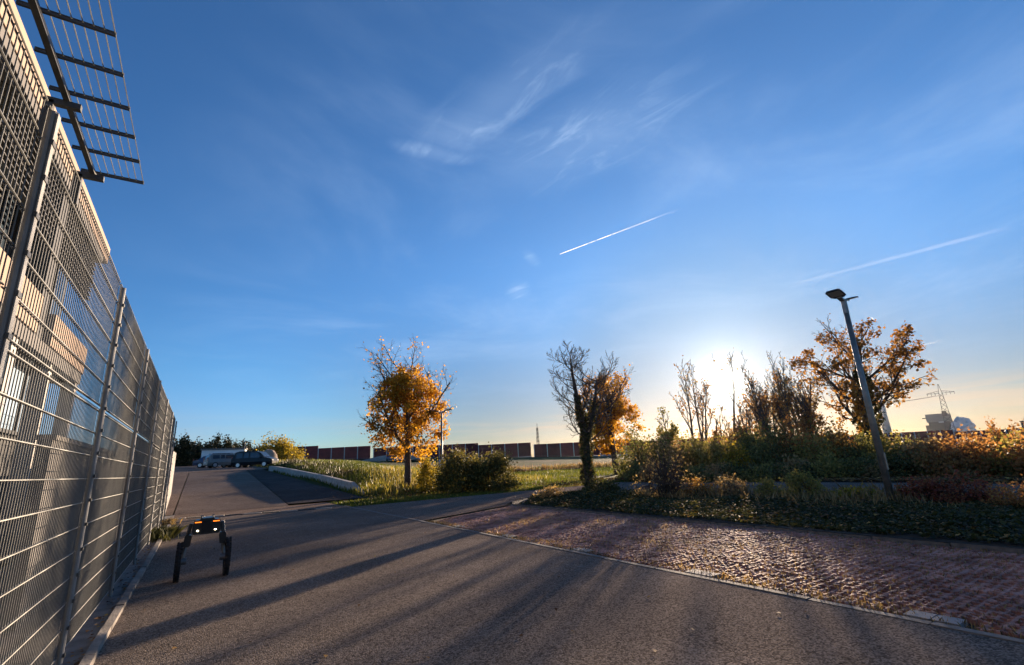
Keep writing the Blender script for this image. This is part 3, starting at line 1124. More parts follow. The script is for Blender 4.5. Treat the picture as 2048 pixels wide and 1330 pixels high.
# --- second golden tree beyond
random.seed(33)
x, y = 29.6, 30.6
t3 = thing('maple_tree', 'half bare golden maple behind the ivy tree at the edge of the far road', 'tree', (x, y, float(terrain(x, y))))
mb = MB(); tips = []
P = dict(max=4, seg=(6, 6, 5, 4, 3), taper=(.45, .4, .35, .4, .5), wig=(.04, .08, .10, .13, .15), up=(.02, .12, .12, .08, .05),
         sides=(9, 7, 5, 4, 3), n=(9, 6, 5, 4), lo=(.28, .22, .2, .2), ang=(44, 38, 36, 36), len=(.66, .56, .52, .5), rr=(.55, .6, .62, .65), rmin=.008)
grow(mb, Vector((0, 0, -.1)), Vector((-.06, .03, 1)), 6.6, .30, 0, P, tips)
mb.build('trunk', 'bark', t3, smooth=True)


def acc3(T_):
    z = T_[:, 2]
    side = T_[:, 0] * .62 - T_[:, 1] * .78
    return np.where((z > 2.0) & (z < 5.4 + .35 * side), 1.0, np.where(z < 8.2, .10, .004))


Pl = np.concatenate([crown_points(tips, 5200, .2, acc3), clumps_in(80, 5200, lambda q: np.interp(q, (1.9, 2.8, 4.2, 5.4, 6.6), (.8, 2.0, 2.5, 1.9, .6)), (2.0, 6.0), .26)])
leaves('crown', Pl, .19, 'leaf_gold', t3, tint=.42 + .25 * fnoise(Pl[:, 0], Pl[:, 2], 1.2, 4) + rng.normal(0, .16, len(Pl)))

# --- broad orange tree with ivied trunk behind the leaning lamp
random.seed(47)
x, y = 32.3, 12.8
t4 = thing('orange_tree', 'broad orange tree with thick ivied trunk in the hedge behind the tall lamp', 'tree', (x, y, 0))
mb = MB(); tips = []
P = dict(max=4, seg=(7, 6, 5, 4, 3), taper=(.35, .4, .35, .4, .5), wig=(.05, .08, .10, .13, .15), up=(.02, .05, .05, .03, .02),
         sides=(9, 7, 5, 4, 3), n=(14, 7, 5, 4), lo=(.28, .22, .2, .2), ang=(50, 40, 40, 40), len=(.56, .54, .52, .5), rr=(.45, .6, .62, .65), rmin=.009)
grow(mb, Vector((0, 0, -.1)), Vector((.02, -.05, 1)), 7.2, .30, 0, P, tips)
mb.build('trunk', 'bark', t4, smooth=True)


def acc4(T_):
    z = T_[:, 2]
    r_ = np.hypot(T_[:, 0], T_[:, 1])
    return np.where((z > 1.6) & (z < 8.3), .35 + .5 * (r_ > 1.9) + .9 * (z < 4.2), .02)


Pl = crown_points(tips, 6200, .10, acc4)
tn = .55 - .07 * (Pl[:, 2] - 4) + rng.normal(0, .2, len(Pl))
leaves('crown', Pl, .155, 'leaf_orange', t4, tint=tn)
ivy_on(t4, [Vector((0, 0, 0)), Vector((.02, -.05, 1.5)), Vector((.05, -.12, 3)), Vector((.06, -.2, 4.6)), Vector((.1, -.25, 5.8))], 4200, [.62, .58, .5, .34, .2], .16)

# --- slim trees in the hedge against the sun
slim = [  # bearing, distance, height, leafiness, material, label
    (50.6, 36, 4.6, 900, 'leaf_olive', 'small leafy green sapling left of the thin bare poplars'),
    (52.5, 40, 8.0, 220, 'leaf_rust', 'thin tree with rusty leaves halfway up, leftmost of the tall slim ones'),
    (53.8, 41, 8.2, 120, 'leaf_brown', 'thin nearly bare tree just left of the sun'),
    (55.2, 39, 4.8, 60, 'leaf_rust', 'short rusty-leaved sapling below left of the sun'),
    (56.3, 42, 9.2, 50, 'leaf_brown', 'tall wispy tree standing straight in front of the sun'),
    (57.4, 38, 4.6, 130, 'leaf_rust', 'stubby bare trunk below right of the sun'),
    (58.5, 40, 5.6, 240, 'leaf_rust', 'short brown-leaved tree right of the sun glare'),
    (53.2, 44, 7.2, 160, 'leaf_rust', 'slim tree standing behind the leftmost tall slim ones'),
    (59.0, 43, 7.4, 200, 'leaf_brown', 'tall slim tree at the right edge of the sun glare'),
    (59.5, 40, 6.6, 300, 'leaf_brown', 'thin bare tree at left edge of the dense clump'),
    (60.4, 38, 7.4, 330, 'leaf_rust', 'bare slim tree with clinging leaves, left in the dense clump'),
    (61.2, 41, 7.6, 260, 'leaf_brown', 'bare many-twigged tree in the middle of the dense clump'),
    (62.0, 37, 7.2, 240, 'leaf_rust', 'forking bare tree right of the clump middle'),
    (62.9, 40, 8.4, 520, 'leaf_brown', 'tallest tree of the dense clump with leafy top'),
    (54.6, 37, 3.9, 160, 'leaf_rust', 'low sapling with rusty leaf clusters left of the sun glare'),
    (55.8, 38, 3.8, 150, 'leaf_brown', 'low thin sapling under the left part of the sun glare'),
    (56.9, 39, 4.1, 170, 'leaf_orange', 'low orange-tinged sapling directly under the sun'),
    (57.8, 40, 4.4, 170, 'leaf_rust', 'low rusty sapling under the right part of the sun glare'),
    (58.9, 38, 4.6, 200, 'leaf_brown', 'low brown sapling just left of the dense clump'),
    (59.9, 43, 7.0, 420, 'leaf_rust', 'slim tree at the back left of the dense clump'),
    (61.6, 44, 7.2, 420, 'leaf_brown', 'slim tree at the back middle of the dense clump'),
    (62.5, 43, 7.4, 420, 'leaf_rust', 'slim tree at the back right of the dense clump'),
    (63.3, 35, 5.6, 700, 'leaf_rust', 'shorter leafy rust-coloured tree in front of the dense clump'),
    (63.6, 38, 7.0, 300, 'leaf_brown', 'bare tree between the dense clump and the orange tree'),
    (64.3, 36, 6.0, 500, 'leaf_orange', 'orange-leaved slim tree touching the broad orange tree'),
]
random.seed(61)
for (bg_, ds, h, nl, mt, lab) in slim:
    x, y = polar(bg_, ds)
    tr = thing('slim_tree', lab, 'tree', (x, y, 0), group='slim trees in the hedge')
    mb = MB(); tips = []
    stub = nl == 130
    ns = 1 if (h < 5.5 or 53 < bg_ < 58) else random.choice((1, 2, 2))
    for s in range(ns):
        P = dict(max=3, seg=(8, 5, 4, 3), taper=(.22, .3, .4, .5), wig=(.04, .08, .12, .15), up=(.03, .22, .18, .1),
                 sides=(6, 5, 4, 3), n=(5 if stub else (6 if 53 < bg_ < 58 else 9), 4, 3), lo=(.62 if (53 < bg_ < 58 and h > 7) else .34, .25, .2), ang=(30, 28, 30), len=(.36, .5, .5), rr=(.55, .65, .75), rmin=.017)
        grow(mb, Vector((s * .35, -s * .2, -.1)), Vector((random.gauss(0, .10), random.gauss(0, .10), 1)), h * random.uniform(.8, .92) * (1 - .12 * s), .065 + .007 * h, 0, P, tips)
    mb.build('trunk', 'bark_grey', tr, smooth=True)
    hh = h

    def accs(T_):
        z = T_[:, 2] / hh
        return np.where(z < .72, 1.0, .12) * (.15 + (fnoise(T_[:, 0] + ds, T_[:, 2], 2.5, 7) > .1))
    zs_ = rng.uniform(.5, hh * .62, nl)
    Pl = crown_points(tips, nl, .12, accs)
    zs_ = np.where((53 < bg_ < 58) & (h > 7), rng.uniform(.5, hh * .42, nl), zs_)
    stem = np.stack([rng.normal(0, .28, nl), rng.normal(0, .28, nl), zs_], -1)
    leaves('crown', np.concatenate([Pl, stem[::2]]), .15, mt, tr)


# ------------------------------------------------------------------ shrubs
def shrub(name, label, x, y, z, rx, ry, h, mat, n_, size, group=None, stems=8, clumps=26, low=.12, seed=None, cat='shrub', sig=.17, stemmat='twig', rz=0.0):
    t_ = thing(name, label, cat, (x, y, z), rz, group)
    K = clumps
    u_ = unit(K); u_[:, 2] = np.abs(u_[:, 2])
    rad_ = rng.uniform(.45, 1.0, K) ** .5
    cc = u_ * rad_[:, None] * np.array([rx * .82, ry * .82, h * .84])
    cc[:, 2] = cc[:, 2] * rng.uniform(.75, 1.12, K) + low * h * .3
    wts = rng.uniform(.4, 1.6, K); wts /= wts.sum()
    ii_ = rng.choice(K, n_, p=wts)
    P_ = cc[ii_] + rng.normal(0, 1, (n_, 3)) * np.array([rx, ry, h * .8]) * sig
    P_[:, 2] = np.maximum(P_[:, 2], low * h * rng.uniform(.1, 1.2, n_))
    tn_ = .5 + (wts[ii_] * K - 1) * .25 + rng.normal(0, .2, n_)
    leaves('foliage', P_, size, mat, t_, tint=tn_)
    if stems:
        mb = MB()
        for s in range(stems):
            tgt = cc[rng.integers(0, K)]
            a = rng.uniform(0, 6.28)
            p0 = Vector((math.cos(a) * rx * .1, math.sin(a) * ry * .1, -.05))
            p2_ = Vector(tgt) * 1.12
            mid = p0.lerp(p2_, .5) + Vector((0, 0, .12 * h))
            mb.tube([p0, mid, p2_], [.012 + .008 * h, .008 + .004 * h, .004], 4, False)
            for _ in range(3):
                q = Vector(cc[rng.integers(0, K)])
                mb.tube([mid, mid.lerp(q, .6) + Vector((0, 0, .05)), q * 1.05], [.007 + .002 * h, .005, .003], 3, False)
        mb.build('stems', stemmat, t_)
    return t_


# big dark bush behind the path lamp, made of neighbours growing into one another
shrub('bush', 'large dark olive bush at its left and leafiest, right beside the lamp post', 12.0, 24.3, 0, 1.6, 1.3, 2.3, 'leaf_bush', 9500, .10, stems=14, clumps=60, sig=.16)
shrub('bush', 'dark rounded right half of the large bush beside the path', 13.5, 23.5, 0, 1.6, 1.3, 2.25, 'leaf_bush', 9500, .10, stems=14, clumps=60, sig=.16)
shrub('bush', 'yellow-green upright bush between the maple trunk and the lamp post', 10.9, 26.3, 0, .7, .7, 2.1, 'leaf_yellow', 2200, .11, stems=8)
# plants in the ivy bed
t_ = shrub('bare_shrub', 'nearly bare brown shrub with fine upright stems in the ivy bed', 13.1, 11.4, .05, 1.15, 1.15, 2.1, 'leaf_brown', 480, .06, stems=50, clumps=60, low=.3)
shrub('round_shrub', 'rounded glossy green shrub in the middle of the ivy bed', 14.7, 7.75, .05, .62, .62, .88, 'leaf_olive', 2600, .055, stems=10)
shrub('low_shrub', 'low olive shrub left of the rounded green one', 14.6, 8.75, .05, .5, .5, .6, 'leaf_olive', 1500, .055, stems=8)
shrub('dry_shrub', 'straw coloured dry shrub glowing in backlight at the rear of the bed', 14.6, 9.9, .05, .7, .75, .72, 'leaf_straw', 1300, .06, stems=26)
shrub('dry_shrub', 'orange-tipped dry shrub left of the straw coloured one', 14.4, 11.2, .05, .6, .75, .62, 'leaf_orange', 1200, .06, stems=20)
shrub('low_shrub', 'yellowing low plant at the foot of the tall lamp', 14.9, 6.5, .05, .5, .6, .42, 'leaf_yellow', 1100, .055, stems=8)
shrub('red_shrub', 'crimson-leaved low shrub just right of the tall lamp post', 14.8, 5.1, .05, .55, .7, .62, 'leaf_red', 1700, .06, stems=14)
shrub('red_shrub', 'largest crimson-leaved low shrub in the right of the bed', 14.7, 4.2, .05, .6, .75, .72, 'leaf_red', 2000, .06, stems=14)
shrub('rust_shrub', 'rust-brown low shrub beyond the crimson ones at the right edge', 14.2, 3.0, .05, .7, .8, .7, 'leaf_rust', 2200, .06, stems=12)
shrub('rust_shrub', 'mixed green and rust shrub in the bed at the far right edge', 13.3, 2.3, .05, .7, .8, .62, 'leaf_brown', 2200, .06, stems=12)
shrub('low_shrub', 'dark low plants massed round the foot of the ivy tree', 13.2, 14.7, .05, 1.0, .9, .55, 'leaf_ivy', 2200, .07, stems=6)
shrub('dry_shrub', 'brown dry stalks standing at the left tip of the ivy bed', 11.4, 15.5, .05, .8, .6, .45, 'leaf_brown', 900, .06, stems=14)

# ivy ground cover
n_ = 52000
X = rng.uniform(9.42, 15.2, n_); Y = rng.uniform(-3, 16.6, n_)
hgt = .04 + .07 * ss(X, 9.4, 10.8) + .07 * fnoise(X, Y, 1.7, 12) + .06 * fnoise(X, Y, .6, 14)
keep = (X < 13.6 + 1.0 * rng.uniform(0, 1, n_) ** 2 + .5 * fnoise(X, Y, .8, 2)) & ~((Y > 14.6) & (X < 9.6 + (Y - 14.6) * .9)) & ~((Y > 15.6) & (X > 14.4))
X, Y, hgt = X[keep], Y[keep], np.maximum(hgt[keep], .03)
Z = .05 + hgt * rng.uniform(.15, 1.0, len(X)) ** .6
ivy = leaves('ivy_ground_cover', np.stack([X, Y, Z], -1), .085, 'leaf_ivy', None, tint=.35 + .3 * fnoise(X, Y, 1.1, 17) + rng.normal(0, .25, len(X)), flat=.7)
stuff(ivy, 'dense dark ivy ground cover filling the bed beside the red pavers', 'ground cover')

# dry grasses and stalks along the rear of the bed
n_ = 9000
X = rng.uniform(12.6, 15.55, n_); Y = rng.uniform(-2, 15.5, n_)
k_ = (rng.uniform(0, 1, n_) < .35 + .6 * fnoise(X, Y, .9, 41) + .35 * (X > 14.3))
X, Y = X[k_], Y[k_]
stuff(blades('bed_grass', X, Y, np.full(len(X), .04), .26 + .12 * fnoise(X, Y, 1.3, 43), .016, 'leaf_straw', .3 + .35 * fnoise(X, Y, 1.0, 44) + rng.normal(0, .2, len(X)), .55),
      'dry straw grasses and stalks along the rear edge of the ivy bed', 'grass')

# hedge bank beyond the far road
hedge = [  # bearing, distance, rx, ry, h, material, leaves, label
    (46.3, 33, 1.6, 1.3, 3.0, 'leaf_green', 4600, 'dark green bush just right of the second golden maple'),
    (48.4, 31, 1.6, 1.2, 2.7, 'leaf_olive', 3200, 'olive bush behind the bare brown shrub'),
    (50.3, 31, 1.7, 1.3, 2.6, 'leaf_brown', 3000, 'brownish shrub below the small green sapling'),
    (52.4, 31, 1.5, 1.3, 2.7, 'leaf_olive', 3200, 'dull olive shrub below the leftmost slim tree'),
    (54.6, 30, 1.4, 1.2, 2.3, 'leaf_olive', 2800, 'low olive shrub left of the yellow bush under the sun'),
    (56.6, 29, 1.2, 1.0, 1.75, 'leaf_yellow', 2400, 'yellow-green backlit bush directly below the sun'),
    (58.3, 32, 1.3, 1.2, 2.9, 'leaf_green', 3600, 'dense dark green bush just right of the sun'),
    (57.2, 34, 1.1, 1.0, 2.7, 'leaf_green', 2600, 'dark evergreen bush standing behind the yellow bush'),
    (60.2, 29, 1.6, 1.2, 2.7, 'leaf_green', 3600, 'dark rounded bush at the foot of the dense clump'),
    (62.1, 30, 1.6, 1.2, 3.2, 'leaf_rust', 2800, 'reddish-brown shrub below the tallest slim tree'),
    (63.8, 29, 1.5, 1.2, 2.7, 'leaf_olive', 2600, 'yellowish-olive shrub left of the ivied orange tree'),
    (65.5, 30, 1.6, 1.2, 3.1, 'leaf_orange', 2800, 'orange shrub below the left side of the orange tree'),
    (67.4, 29, 1.4, 1.2, 2.0, 'leaf_green', 2800, 'dark green shrub at the foot of the orange tree'),
    (69.4, 28, 1.5, 1.2, 1.75, 'leaf_olive', 2800, 'olive hedge shrub right behind the tall lamp post'),
    (71.4, 28, 1.5, 1.2, 1.8, 'leaf_brown', 2800, 'brown hedge shrub below the white chimney'),
    (73.3, 27, 1.5, 1.2, 1.85, 'leaf_rust', 2800, 'rusty hedge shrub below the power plant'),
    (75.2, 27, 1.5, 1.2, 1.9, 'leaf_rust', 2600, 'red-brown hedge shrub below the steam cloud'),
    (77.2, 27, 1.4, 1.2, 2.0, 'leaf_olive', 2800, 'olive hedge shrub right of the steam cloud'),
    (79.3, 26, 1.5, 1.2, 2.0, 'leaf_rust', 2800, 'rusty hedge shrub at the right edge below the dark tower'),
    (81.6, 26, 1.6, 1.2, 2.0, 'leaf_brown', 2600, 'brown hedge shrub at the far right end of the hedge'),
    (77.0, 33, .7, .7, 2.7, 'leaf_rust', 700, 'loose rusty sapling sticking out above the hedge at right'),
    (78.2, 34, .6, .6, 2.4, 'leaf_rust', 380, 'small rusty sapling above the hedge beside the dark tower'),
]
for (bg_, ds, rx, ry, h, mt, nl, lab) in hedge:
    x, y = polar(bg_, ds)
    shrub('hedge_shrub', lab, x, y, 0, rx, ry, h, mt, nl, .12, group='hedge shrubs beyond the far road', stems=10 if rx > 1 else 34, clumps=30, low=.06, sig=.17 if rx > 1 else .11)
# front skirts and rear fillers of the hedge
random.seed(8)
for k in range(22):
    bg_ = 46.5 + k * 1.68
    ds = 27.0 + random.uniform(-.6, .6) + max(0, 52 - bg_) * .55
    x, y = polar(bg_, ds)
    mt = ('leaf_green', 'leaf_brown', 'leaf_ivy', 'leaf_olive')[k % 4]
    shrub('hedge_shrub', 'low tangled undergrowth shrub along the front foot of the hedge', x, y, 0, 1.1, .9, random.uniform(.8, 1.25), mt, 1300, .11,
          group='low undergrowth along the hedge front', stems=5, clumps=20, low=.05)
for k in range(24):
    bg_ = 47.5 + k * 1.55
    ds = 33.5 + random.uniform(-1.2, 1.2)
    x, y = polar(bg_, ds)
    hh_ = (2.4 if bg_ < 66 else 1.7) + random.uniform(-.3, .3)
    if 55.0 < bg_ < 57.6:
        hh_ = 1.8
    mt = ('leaf_brown', 'leaf_olive', 'leaf_rust', 'leaf_green')[(k * 7) % 4]
    shrub('hedge_shrub', 'brown-green shrub in the back row of the hedge', x, y, 0, 1.5, 1.2, hh_, mt, 1900, .14,
          group='back row of the hedge', stems=5, clumps=22, low=.05)


# ------------------------------------------------------------------ fallen leaves
def litter(name, X_, Y_, Z_, size, label):
    o_ = leaves(name, np.stack([X_, Y_, Z_], -1), size, 'leaf_litter', None, flat=2.2)
    return stuff(o_, label, 'leaves')


n_ = 14000
X = 22.1 + np.abs(rng.normal(0, 1.6, n_)); Y = rng.uniform(-6, 24, n_)
litter('leaf_litter', X, Y, np.full(n_, .05) + rng.uniform(0, .06, n_), .13, 'brown fallen leaves covering the verge along the hedge')
n_ = 1500
X = 10.4 + rng.normal(1.5, 2.6, n_); Y = 26.5 + rng.normal(0, 2.0, n_)
k_ = Y > 21.2
X, Y = X[k_], Y[k_]
litter('maple_litter', X, Y, terrain(X, Y) + .06 + rng.uniform(0, .05, len(X)), .11, 'yellow leaves fallen in the grass under the golden maple')
n_ = 1100
X = np.concatenate([rng.uniform(17, 27, n_)]); Y = 23.5 + rng.normal(0, 1.6, n_)
k_ = Y > 20.6
X, Y = X[k_], Y[k_]
litter('path_litter', X, Y, np.maximum(terrain(X, Y), 0) + .05, .13, 'orange leaves fallen on the grass at the end of the path')
n_ = 420
X = -.74 + np.abs(rng.normal(0, .06, n_)) * rng.choice((-1, 1), n_); Y = rng.uniform(1.5, 24, n_)
litter('kerb_litter', X, Y, np.full(n_, .03), .045, 'small brown leaves lying along the foot of the fence')
n_ = 160
X = rng.uniform(-.5, 5.3, n_); Y = rng.uniform(1, 22, n_)
litter('road_litter', X, Y, np.full(n_, .012), .04, 'few small dry leaves scattered on the asphalt road')
n_ = 230
X = rng.uniform(5.5, 9.3, n_); Y = rng.uniform(0, 14, n_)
litter('paver_litter', X, Y, np.full(n_, .012), .06, 'scattered brown leaves on the red pavers')
n_ = 2600
X = rng.uniform(9.3, 14.8, n_); Y = rng.uniform(0, 16, n_)
litter('bed_litter', X, Y, np.full(n_, .15) + rng.normal(0, .04, n_), .075, 'fallen leaves lying on the ivy bed')
# weed by the fence foot
X = -.66 + rng.normal(0, .14, 420); Y = 16.0 + rng.normal(0, .35, 420)
w_ = blades('weed', X, Y, np.zeros(420), .26, .022, 'leaf_ivy', .35 + rng.normal(0, .15, 420), 1.1)
w_['kind'] = 'stuff'
tag(w_, 'dark weed tuft growing from the kerb joint at the fence foot', 'weed')
X = -.70 + rng.normal(0, .10, 260); Y = 20.5 + rng.normal(0, .25, 260)
w_ = blades('weed', X, Y, np.zeros(260), .18, .02, 'leaf_straw', .6 + rng.normal(0, .2, 260), 1.1)
w_['kind'] = 'stuff'
tag(w_, 'yellowed weed tuft by the far end of the mesh fence', 'weed')


# ------------------------------------------------------------------ street lamps
def lamp(label, x, y, h, r0, r1, az, scale=1.0, z=0.0, headz=.0, tiltl=0.0):
    t_ = thing('street_lamp', label, 'street lamp', (x, y, z), az, 'twin headed street lamps')
    t_.rotation_euler = (0, tiltl, az)
    mb = MB(); mb.tube([(0, 0, -.2), (0, 0, h * .45), (0, 0, h * .93)], [r0, (r0 + r1) / 2, r1], 14); p_ = mb.build('pole', 'lamp_pole', t_, smooth=True)
    mb = MB(); mb.tube([(0, 0, h * .925), (0, 0, h)], [r1 * 1.1, r1 * 1.06], 14); mb.build('collar', 'galvanised', t_, smooth=False)
    mb = MB(); mb.box((0, -r0 * .95, 1.0), (.09, .02, .42)); mb.build('hatch', 'lamp_pole', t_)
    for s in (-1, 1):
        w, L, th = .20 * scale, .52 * scale, .045 * scale
        ang = .22
        M = Matrix.Translation((s * (r1 + .02), 0, h - .02 + headz)) @ Matrix.Rotation(0 if s > 0 else math.pi, 4, 'Z') @ Matrix.Rotation(-ang, 4, 'Y')
        mb = MB()
        mb.add([M @ Vector(v) for v in ((-.05, -.05, -.035), (.2, -.06, -.03), (.2, .06, -.03), (-.05, .05, -.035), (-.05, -.05, .03), (.2, -.06, .02), (.2, .06, .02), (-.05, .05, .03))], BOXF)
        a_ = mb.build('arm', 'galvanised', t_)
        mb = MB()
        poly = [(.12, -w * .55), (.22, -w), (.12 + L * .9, -w), (.12 + L, -w * .75), (.12 + L, w * .75), (.12 + L * .9, w), (.22, w), (.12, w * .55)]
        k = len(poly)
        vs = [M @ Vector((px_, py_, .01)) for px_, py_ in poly] + [M @ Vector((.12 + (px_ - .12) * .97 + .005, py_ * .92, .01 + th)) for px_, py_ in poly]
        fs = [tuple(reversed(range(k))), tuple(range(k, 2 * k))] + [(i_, (i_ + 1) % k, (i_ + 1) % k + k, i_ + k) for i_ in range(k)]
        mb.add(vs, fs)
        hd = mb.build('lamp_head', 'lamp_black', t_)
        mb = MB()
        mb.add([M @ Vector(v) for v in ((.24, -w * .8, .007), (.08 + L, -w * .8, .007), (.08 + L, w * .8, .007), (.24, w * .8, .007))], [(0, 1, 2, 3)])
        mb.build('lens', 'lamp_glass', hd)
    return t_


lamp('tall grey street lamp rising from the ivy bed in the right foreground', 14.68, 5.66, 5.35, .088, .066, R(4), .95, .03)
lm = lamp('slender street lamp with a white sign standing beside the golden maple', 11.6, 25.9, 4.45, .07, .05, R(-35), .85)
x, y = polar(3.70, 66)
lamp('small distant street lamp above the parked cars', x, y, 3.3, .06, .045, R(0), 1.0, 1.9)
# white notice panel on the slender lamp
sg = thing('notice_panel', 'small white notice panel with lines of text fixed to the slender lamp', 'sign', (11.6, 25.9, 1.22), R(-38))
mb = MB(); mb.box((.10, -.10, .27), (.50, .02, .54)); pn = mb.build('panel', 'sign_white', sg)
for k in range(4):
    mb = MB(); mb.box((.10 - .02 * (k % 2), -.1125, .10 + k * .11), (.36 - .05 * (k % 2), .003, .035)); mb.build('text_line', 'sign_ink', pn)
mb = MB(); mb.tube([(0, 0, .15), (0, 0, .40)], .078, 10); mb.build('bracket', 'galvanised', sg)

# ------------------------------------------------------------------ wheeled robot
rob = thing('robot', 'two-wheeled black patrol robot with amber and white lights on the road', 'robot', (.185, 9.35, 0), R(0))


def ring(mb, cx, cz, cy0, cy1, ro, ri, n_=40, axis='x'):
    vs, fs = [], []
    for i_ in range(n_):
        a = 2 * math.pi * i_ / n_
        for (x_, r_) in ((cy0, ro * .955), ((cy0 + cy1) / 2, ro), (cy1, ro * .955), (cy1, ri), (cy0, ri)):
            vs.append((x_, math.cos(a) * r_ + cx, math.sin(a) * r_ + cz))
    for i_ in range(n_):
        j = (i_ + 1) % n_
        for q in range(5):
            fs.append((i_ * 5 + q, i_ * 5 + (q + 1) % 5, j * 5 + (q + 1) % 5, j * 5 + q))
    mb.add(vs, fs)


WR = .272
for s in (-1, 1):
    xw = s * .318
    mb = MB(); ring(mb, 0, WR, xw - .036, xw + .036, WR, WR - .075)
    wl = mb.build('wheel', 'robot_rubber', rob)
    mb = MB()
    for k in range(26):
        a = 2 * math.pi * (k + .5) / 26
        for q in (-.024, .024):
            M = Matrix.Translation((xw + q, 0, WR)) @ Matrix.Rotation(a + (.12 if q > 0 else 0), 4, 'X') @ Matrix.Translation((0, 0, WR - .004))
            mb.add([M @ Vector(v) for v in ((-.014, -.016, -.01), (.014, -.016, -.01), (.014, .016, -.01), (-.014, .016, -.01), (-.012, -.012, .012), (.012, -.012, .012), (.012, .012, .012), (-.012, .012, .012))], BOXF)
    mb.build('tread', 'robot_rubber', wl)
    mb = MB(); ring(mb, 0, WR, xw - .022, xw + .022, WR - .073, WR - .095)
    for k in range(5):
        a = 2 * math.pi * k / 5
        mb.tube([(xw, math.cos(a) * .03, WR + math.sin(a) * .03), (xw, math.cos(a) * (WR - .08), WR + math.sin(a) * (WR - .08))], .014, 6)
    mb.tube([(xw - .035, 0, WR), (xw + .035, 0, WR)], .042, 16)
    mb.build('rim', 'robot_black', wl)
    xs_ = s * .245
    mb = MB(); mb.tube([(xs_ + s * .03, .0, WR), (xs_ - s * .008, .04, .52)], [.024, .028], 8); mb.tube([(xs_ - s * .03, 0, WR), (xw, 0, WR)], .05, 14)
    mb.build('shin', 'robot_alloy', rob, smooth=False)
    mb = MB()
    cx_ = s * .232
    M = Matrix.Translation((cx_, .02, .555)) @ Matrix.Rotation(s * -.10, 4, 'Y')
    poly = [(-.045, -.075), (.03, -.085), (.048, -.06), (.048, .06), (.03, .085), (-.035, .085), (-.048, .06)]
    mb.prism(poly, -.06, .06, M @ Matrix.Rotation(math.pi / 2, 4, 'X'))
    mb.build('knee_motor', 'robot_black', rob)
    mb = MB()
    mb.tube([(s * .235, .03, .60), (s * .20, .02, .80)], [.017, .02], 8)
    mb.tube([(s * .262, -.01, .58), (s * .222, -.01, .80)], [.012, .012], 8)
    mb.build('thigh', 'robot_alloy', rob)
mb = MB()
poly = [(-.165, .645), (.165, .645), (.19, .69), (.185, .79), (.15, .845), (.10, .85), (.085, .875), (-.085, .875), (-.10, .85), (-.15, .845), (-.185, .79), (-.19, .69)]
M = Matrix.Translation((0, .16, 0)) @ Matrix.Rotation(math.pi / 2, 4, 'X')
mb.prism(poly, 0, .32, M)
bd = mb.build('body', 'robot_black', rob)
mb = MB(); mb.prism([(-.065, .67), (.065, .67), (.075, .84), (-.075, .84)], .32, .345, M); mb.build('front_plate', 'robot_rubber', bd)
for s in (-1, 1):
    mb = MB(); mb.box((s * .118, -.163, .822), (.085, .014, .013)); mb.build('amber_lamp', 'amber_light', bd)
    mb = MB(); mb.box((s * .118, -.158, .822), (.11, .012, .045)); mb.build('lamp_housing', 'robot_black', bd)
    mb = MB(); M2 = Matrix.Translation((s * .115, -.166, .70)) @ Matrix.Rotation(math.pi / 2, 4, 'X'); mb.prism([(math.cos(t) * .015, math.sin(t) * .011) for t in np.linspace(0, 2 * math.pi, 13)[:-1]], -.006, .006, M2)
    mb.build('headlight', 'white_light', bd)
    mb = MB(); M2 = Matrix.Translation((s * .115, -.157, .70)) @ Matrix.Rotation(math.pi / 2, 4, 'X'); mb.prism([(math.cos(t) * .042, math.sin(t) * .036) for t in np.linspace(0, 2 * math.pi, 17)[:-1]], -.006, .006, M2)
    mb.build('headlight_bezel', 'robot_black', bd)
    mb = MB(); mb.tube([(s * .075, .02, .87), (s * .075, .02, .90)], .009, 8); mb.box((s * .075, .02, .903), (.035, .02, .012)); mb.build('antenna', 'robot_alloy', bd)

# ------------------------------------------------------------------ retaining wall beside the ramp
rw = thing('retaining_wall', 'low pale concrete retaining wall sloping up along the right side of the ramp', 'wall', (0, 0, 0))
ptsw = [(7.48, 27.2, .0), (7.30, 28.9, .46), (6.9, 33.3, .50), (6.45, 38.2, .48), (6.0, 43.1, .45), (5.6, 47.4, .40), (5.35, 50.2, .30)]
for (a0, a1) in zip(ptsw[:-1], ptsw[1:]):
    za, zb = ramp_z(a0[1]), ramp_z(a1[1])
    w = .24
    mb = MB()
    g_ = .012
    mb.hexa([(a0[0], a0[1] + g_, za - .4), (a0[0] + w, a0[1] + g_, za - .4), (a1[0] + w, a1[1] - g_, zb - .4), (a1[0], a1[1] - g_, zb - .4),
             (a0[0], a0[1] + g_, za + a0[2] + .03), (a0[0] + w, a0[1] + g_, za + a0[2] + .03), (a1[0] + w, a1[1] - g_, zb + a1[2] + .03), (a1[0], a1[1] - g_, zb + a1[2] + .03)])
    mb.build('wall_section', 'concrete', rw)


